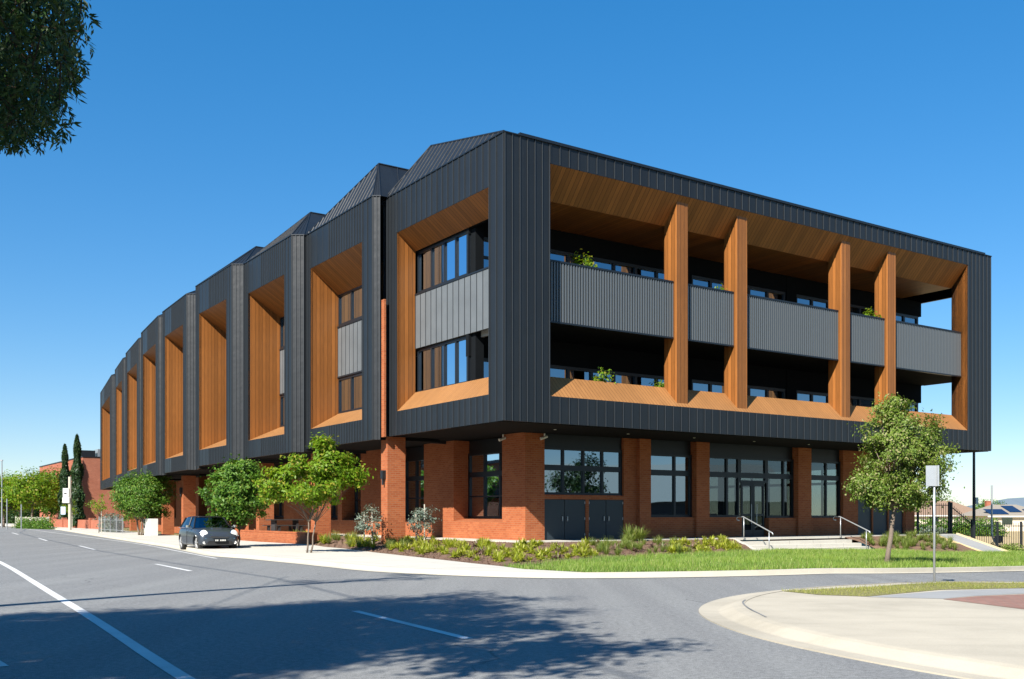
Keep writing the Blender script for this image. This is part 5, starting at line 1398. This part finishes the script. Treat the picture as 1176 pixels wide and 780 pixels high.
        mb.v += [T(.62+.06*math.cos(q*math.pi/5)*.8, s*(.95+.085*math.sin(q*math.pi/5)), 1.0+dz) for r_, dz in ((1, -.045), (1, .045)) for q in range(10)]
        base = len(mb.v)-20; mb.f += [(base+q, base+(q+1) % 10, base+10+(q+1) % 10, base+10+q) for q in range(10)]+[tuple(base+q for q in range(10))[::-1], tuple(base+10+q for q in range(10))]
        mb.build('side_mirror', chrome, car)
        mb = MB(); mb.tube([T(.7, s*.815, .925), T(-.4, s*.825, .93), T(-1.5, s*.79, .925)], .012, 6); mb.build('belt_trim', chrome, car)
        mb = MB(); mb.hexa([T(-.02,s*.838,.90),T(-.02,s*.846,.90),T(-.03,s*.846,.90),T(-.03,s*.838,.90),T(-.02,s*.838,.30),T(-.02,s*.85,.30),T(-.03,s*.85,.30),T(-.03,s*.838,.30)]); mb.build('door_seam', rubber, car)
        mb = MB(); mb.tube([T(-.0+.05,s*.85,.80), T(-.05-.1,s*.85,.80)], .015, 6); mb.build('door_handle', chrome, car)
        mb = MB(); mb.tube([T(1.44, s*.835, .62), T(1.36, s*.84, .64)], .022, 6); mb.build('indicator', lamp, car)
    def frontpanel(name, pts, mat, x0, th=.03):
        mb = MB(); n_ = len(pts); mb.v = [T(x0(y, z)-.05, y, z) for y, z in pts]+[T(x0(y, z)+th, y, z) for y, z in pts]
        mb.f = [tuple(range(n_))[::-1], tuple(range(n_, 2*n_))]+[(i, (i+1) % n_, n_+(i+1) % n_, n_+i) for i in range(n_)]
        return mb.build(name, mat, car)
    xf = lambda y, z: 1.872-.22*y*y-.45*max(0, z-.52)
    frontpanel('grille', [(-.40,.60),(-.30,.54),(.30,.54),(.40,.60),(.34,.66),(-.34,.66)], rubber, lambda y, z: xf(y, z)-.005, .012)
    frontpanel('grille_trim', [(-.42,.672),(.42,.672),(.40,.69),(-.40,.69)], chrome, xf, .02)
    frontpanel('bumper_strip', [(-.60,.515),(.60,.515),(.58,.535),(-.58,.535)], chrome, xf, .02)
    frontpanel('lower_intake', [(-.46,.26),(.46,.26),(.50,.36),(.44,.43),(-.44,.43),(-.50,.36)], rubber, lambda y, z: xf(y, z)-.0, .015)
    pl = frontpanel('number_plate', [(-.24,.40),(.24,.40),(.24,.51),(-.24,.51)], roofm, lambda y, z: 1.88, .02)
    mb = MB()
    for q, (y0, w_) in enumerate(((-.19,.05),(-.12,.05),(.0,.045),(.06,.045),(.12,.05),(.18,.04))):
        mb.hexa([T(1.901,y0-w_/2,.425),T(1.907,y0-w_/2,.425),T(1.907,y0+w_/2,.425),T(1.901,y0+w_/2,.425),T(1.901,y0-w_/2,.485),T(1.907,y0-w_/2,.485),T(1.907,y0+w_/2,.485),T(1.901,y0+w_/2,.485)])
    mb.build('plate_characters', 'white', pl)
    mb = MB(); mb.hexa([T(1.27,-.22,.90),T(1.42,-.20,.875),T(1.42,.20,.875),T(1.27,.22,.90),T(1.27,-.21,.955),T(1.37,-.19,.93),T(1.37,.19,.93),T(1.27,.21,.955)]); mb.build('bonnet_scoop', paint, car, bevel=.01)
    mb = MB(); mb.hexa([T(1.40,-.17,.885),T(1.412,-.17,.88),T(1.412,.17,.88),T(1.40,.17,.885),T(1.375,-.16,.925),T(1.385,-.16,.925),T(1.385,.16,.925),T(1.375,.16,.925)]); mb.build('scoop_opening', rubber, car)
    mb = MB(); mb.box(0,0,0,0,0,0); mb = MB()
    for s in (.25, -.15): mb.tube([T(.93, s, .955), T(.72, s+.38, 1.10)], .008, 4)
    mb.build('wiper', rubber, car)
make_car()
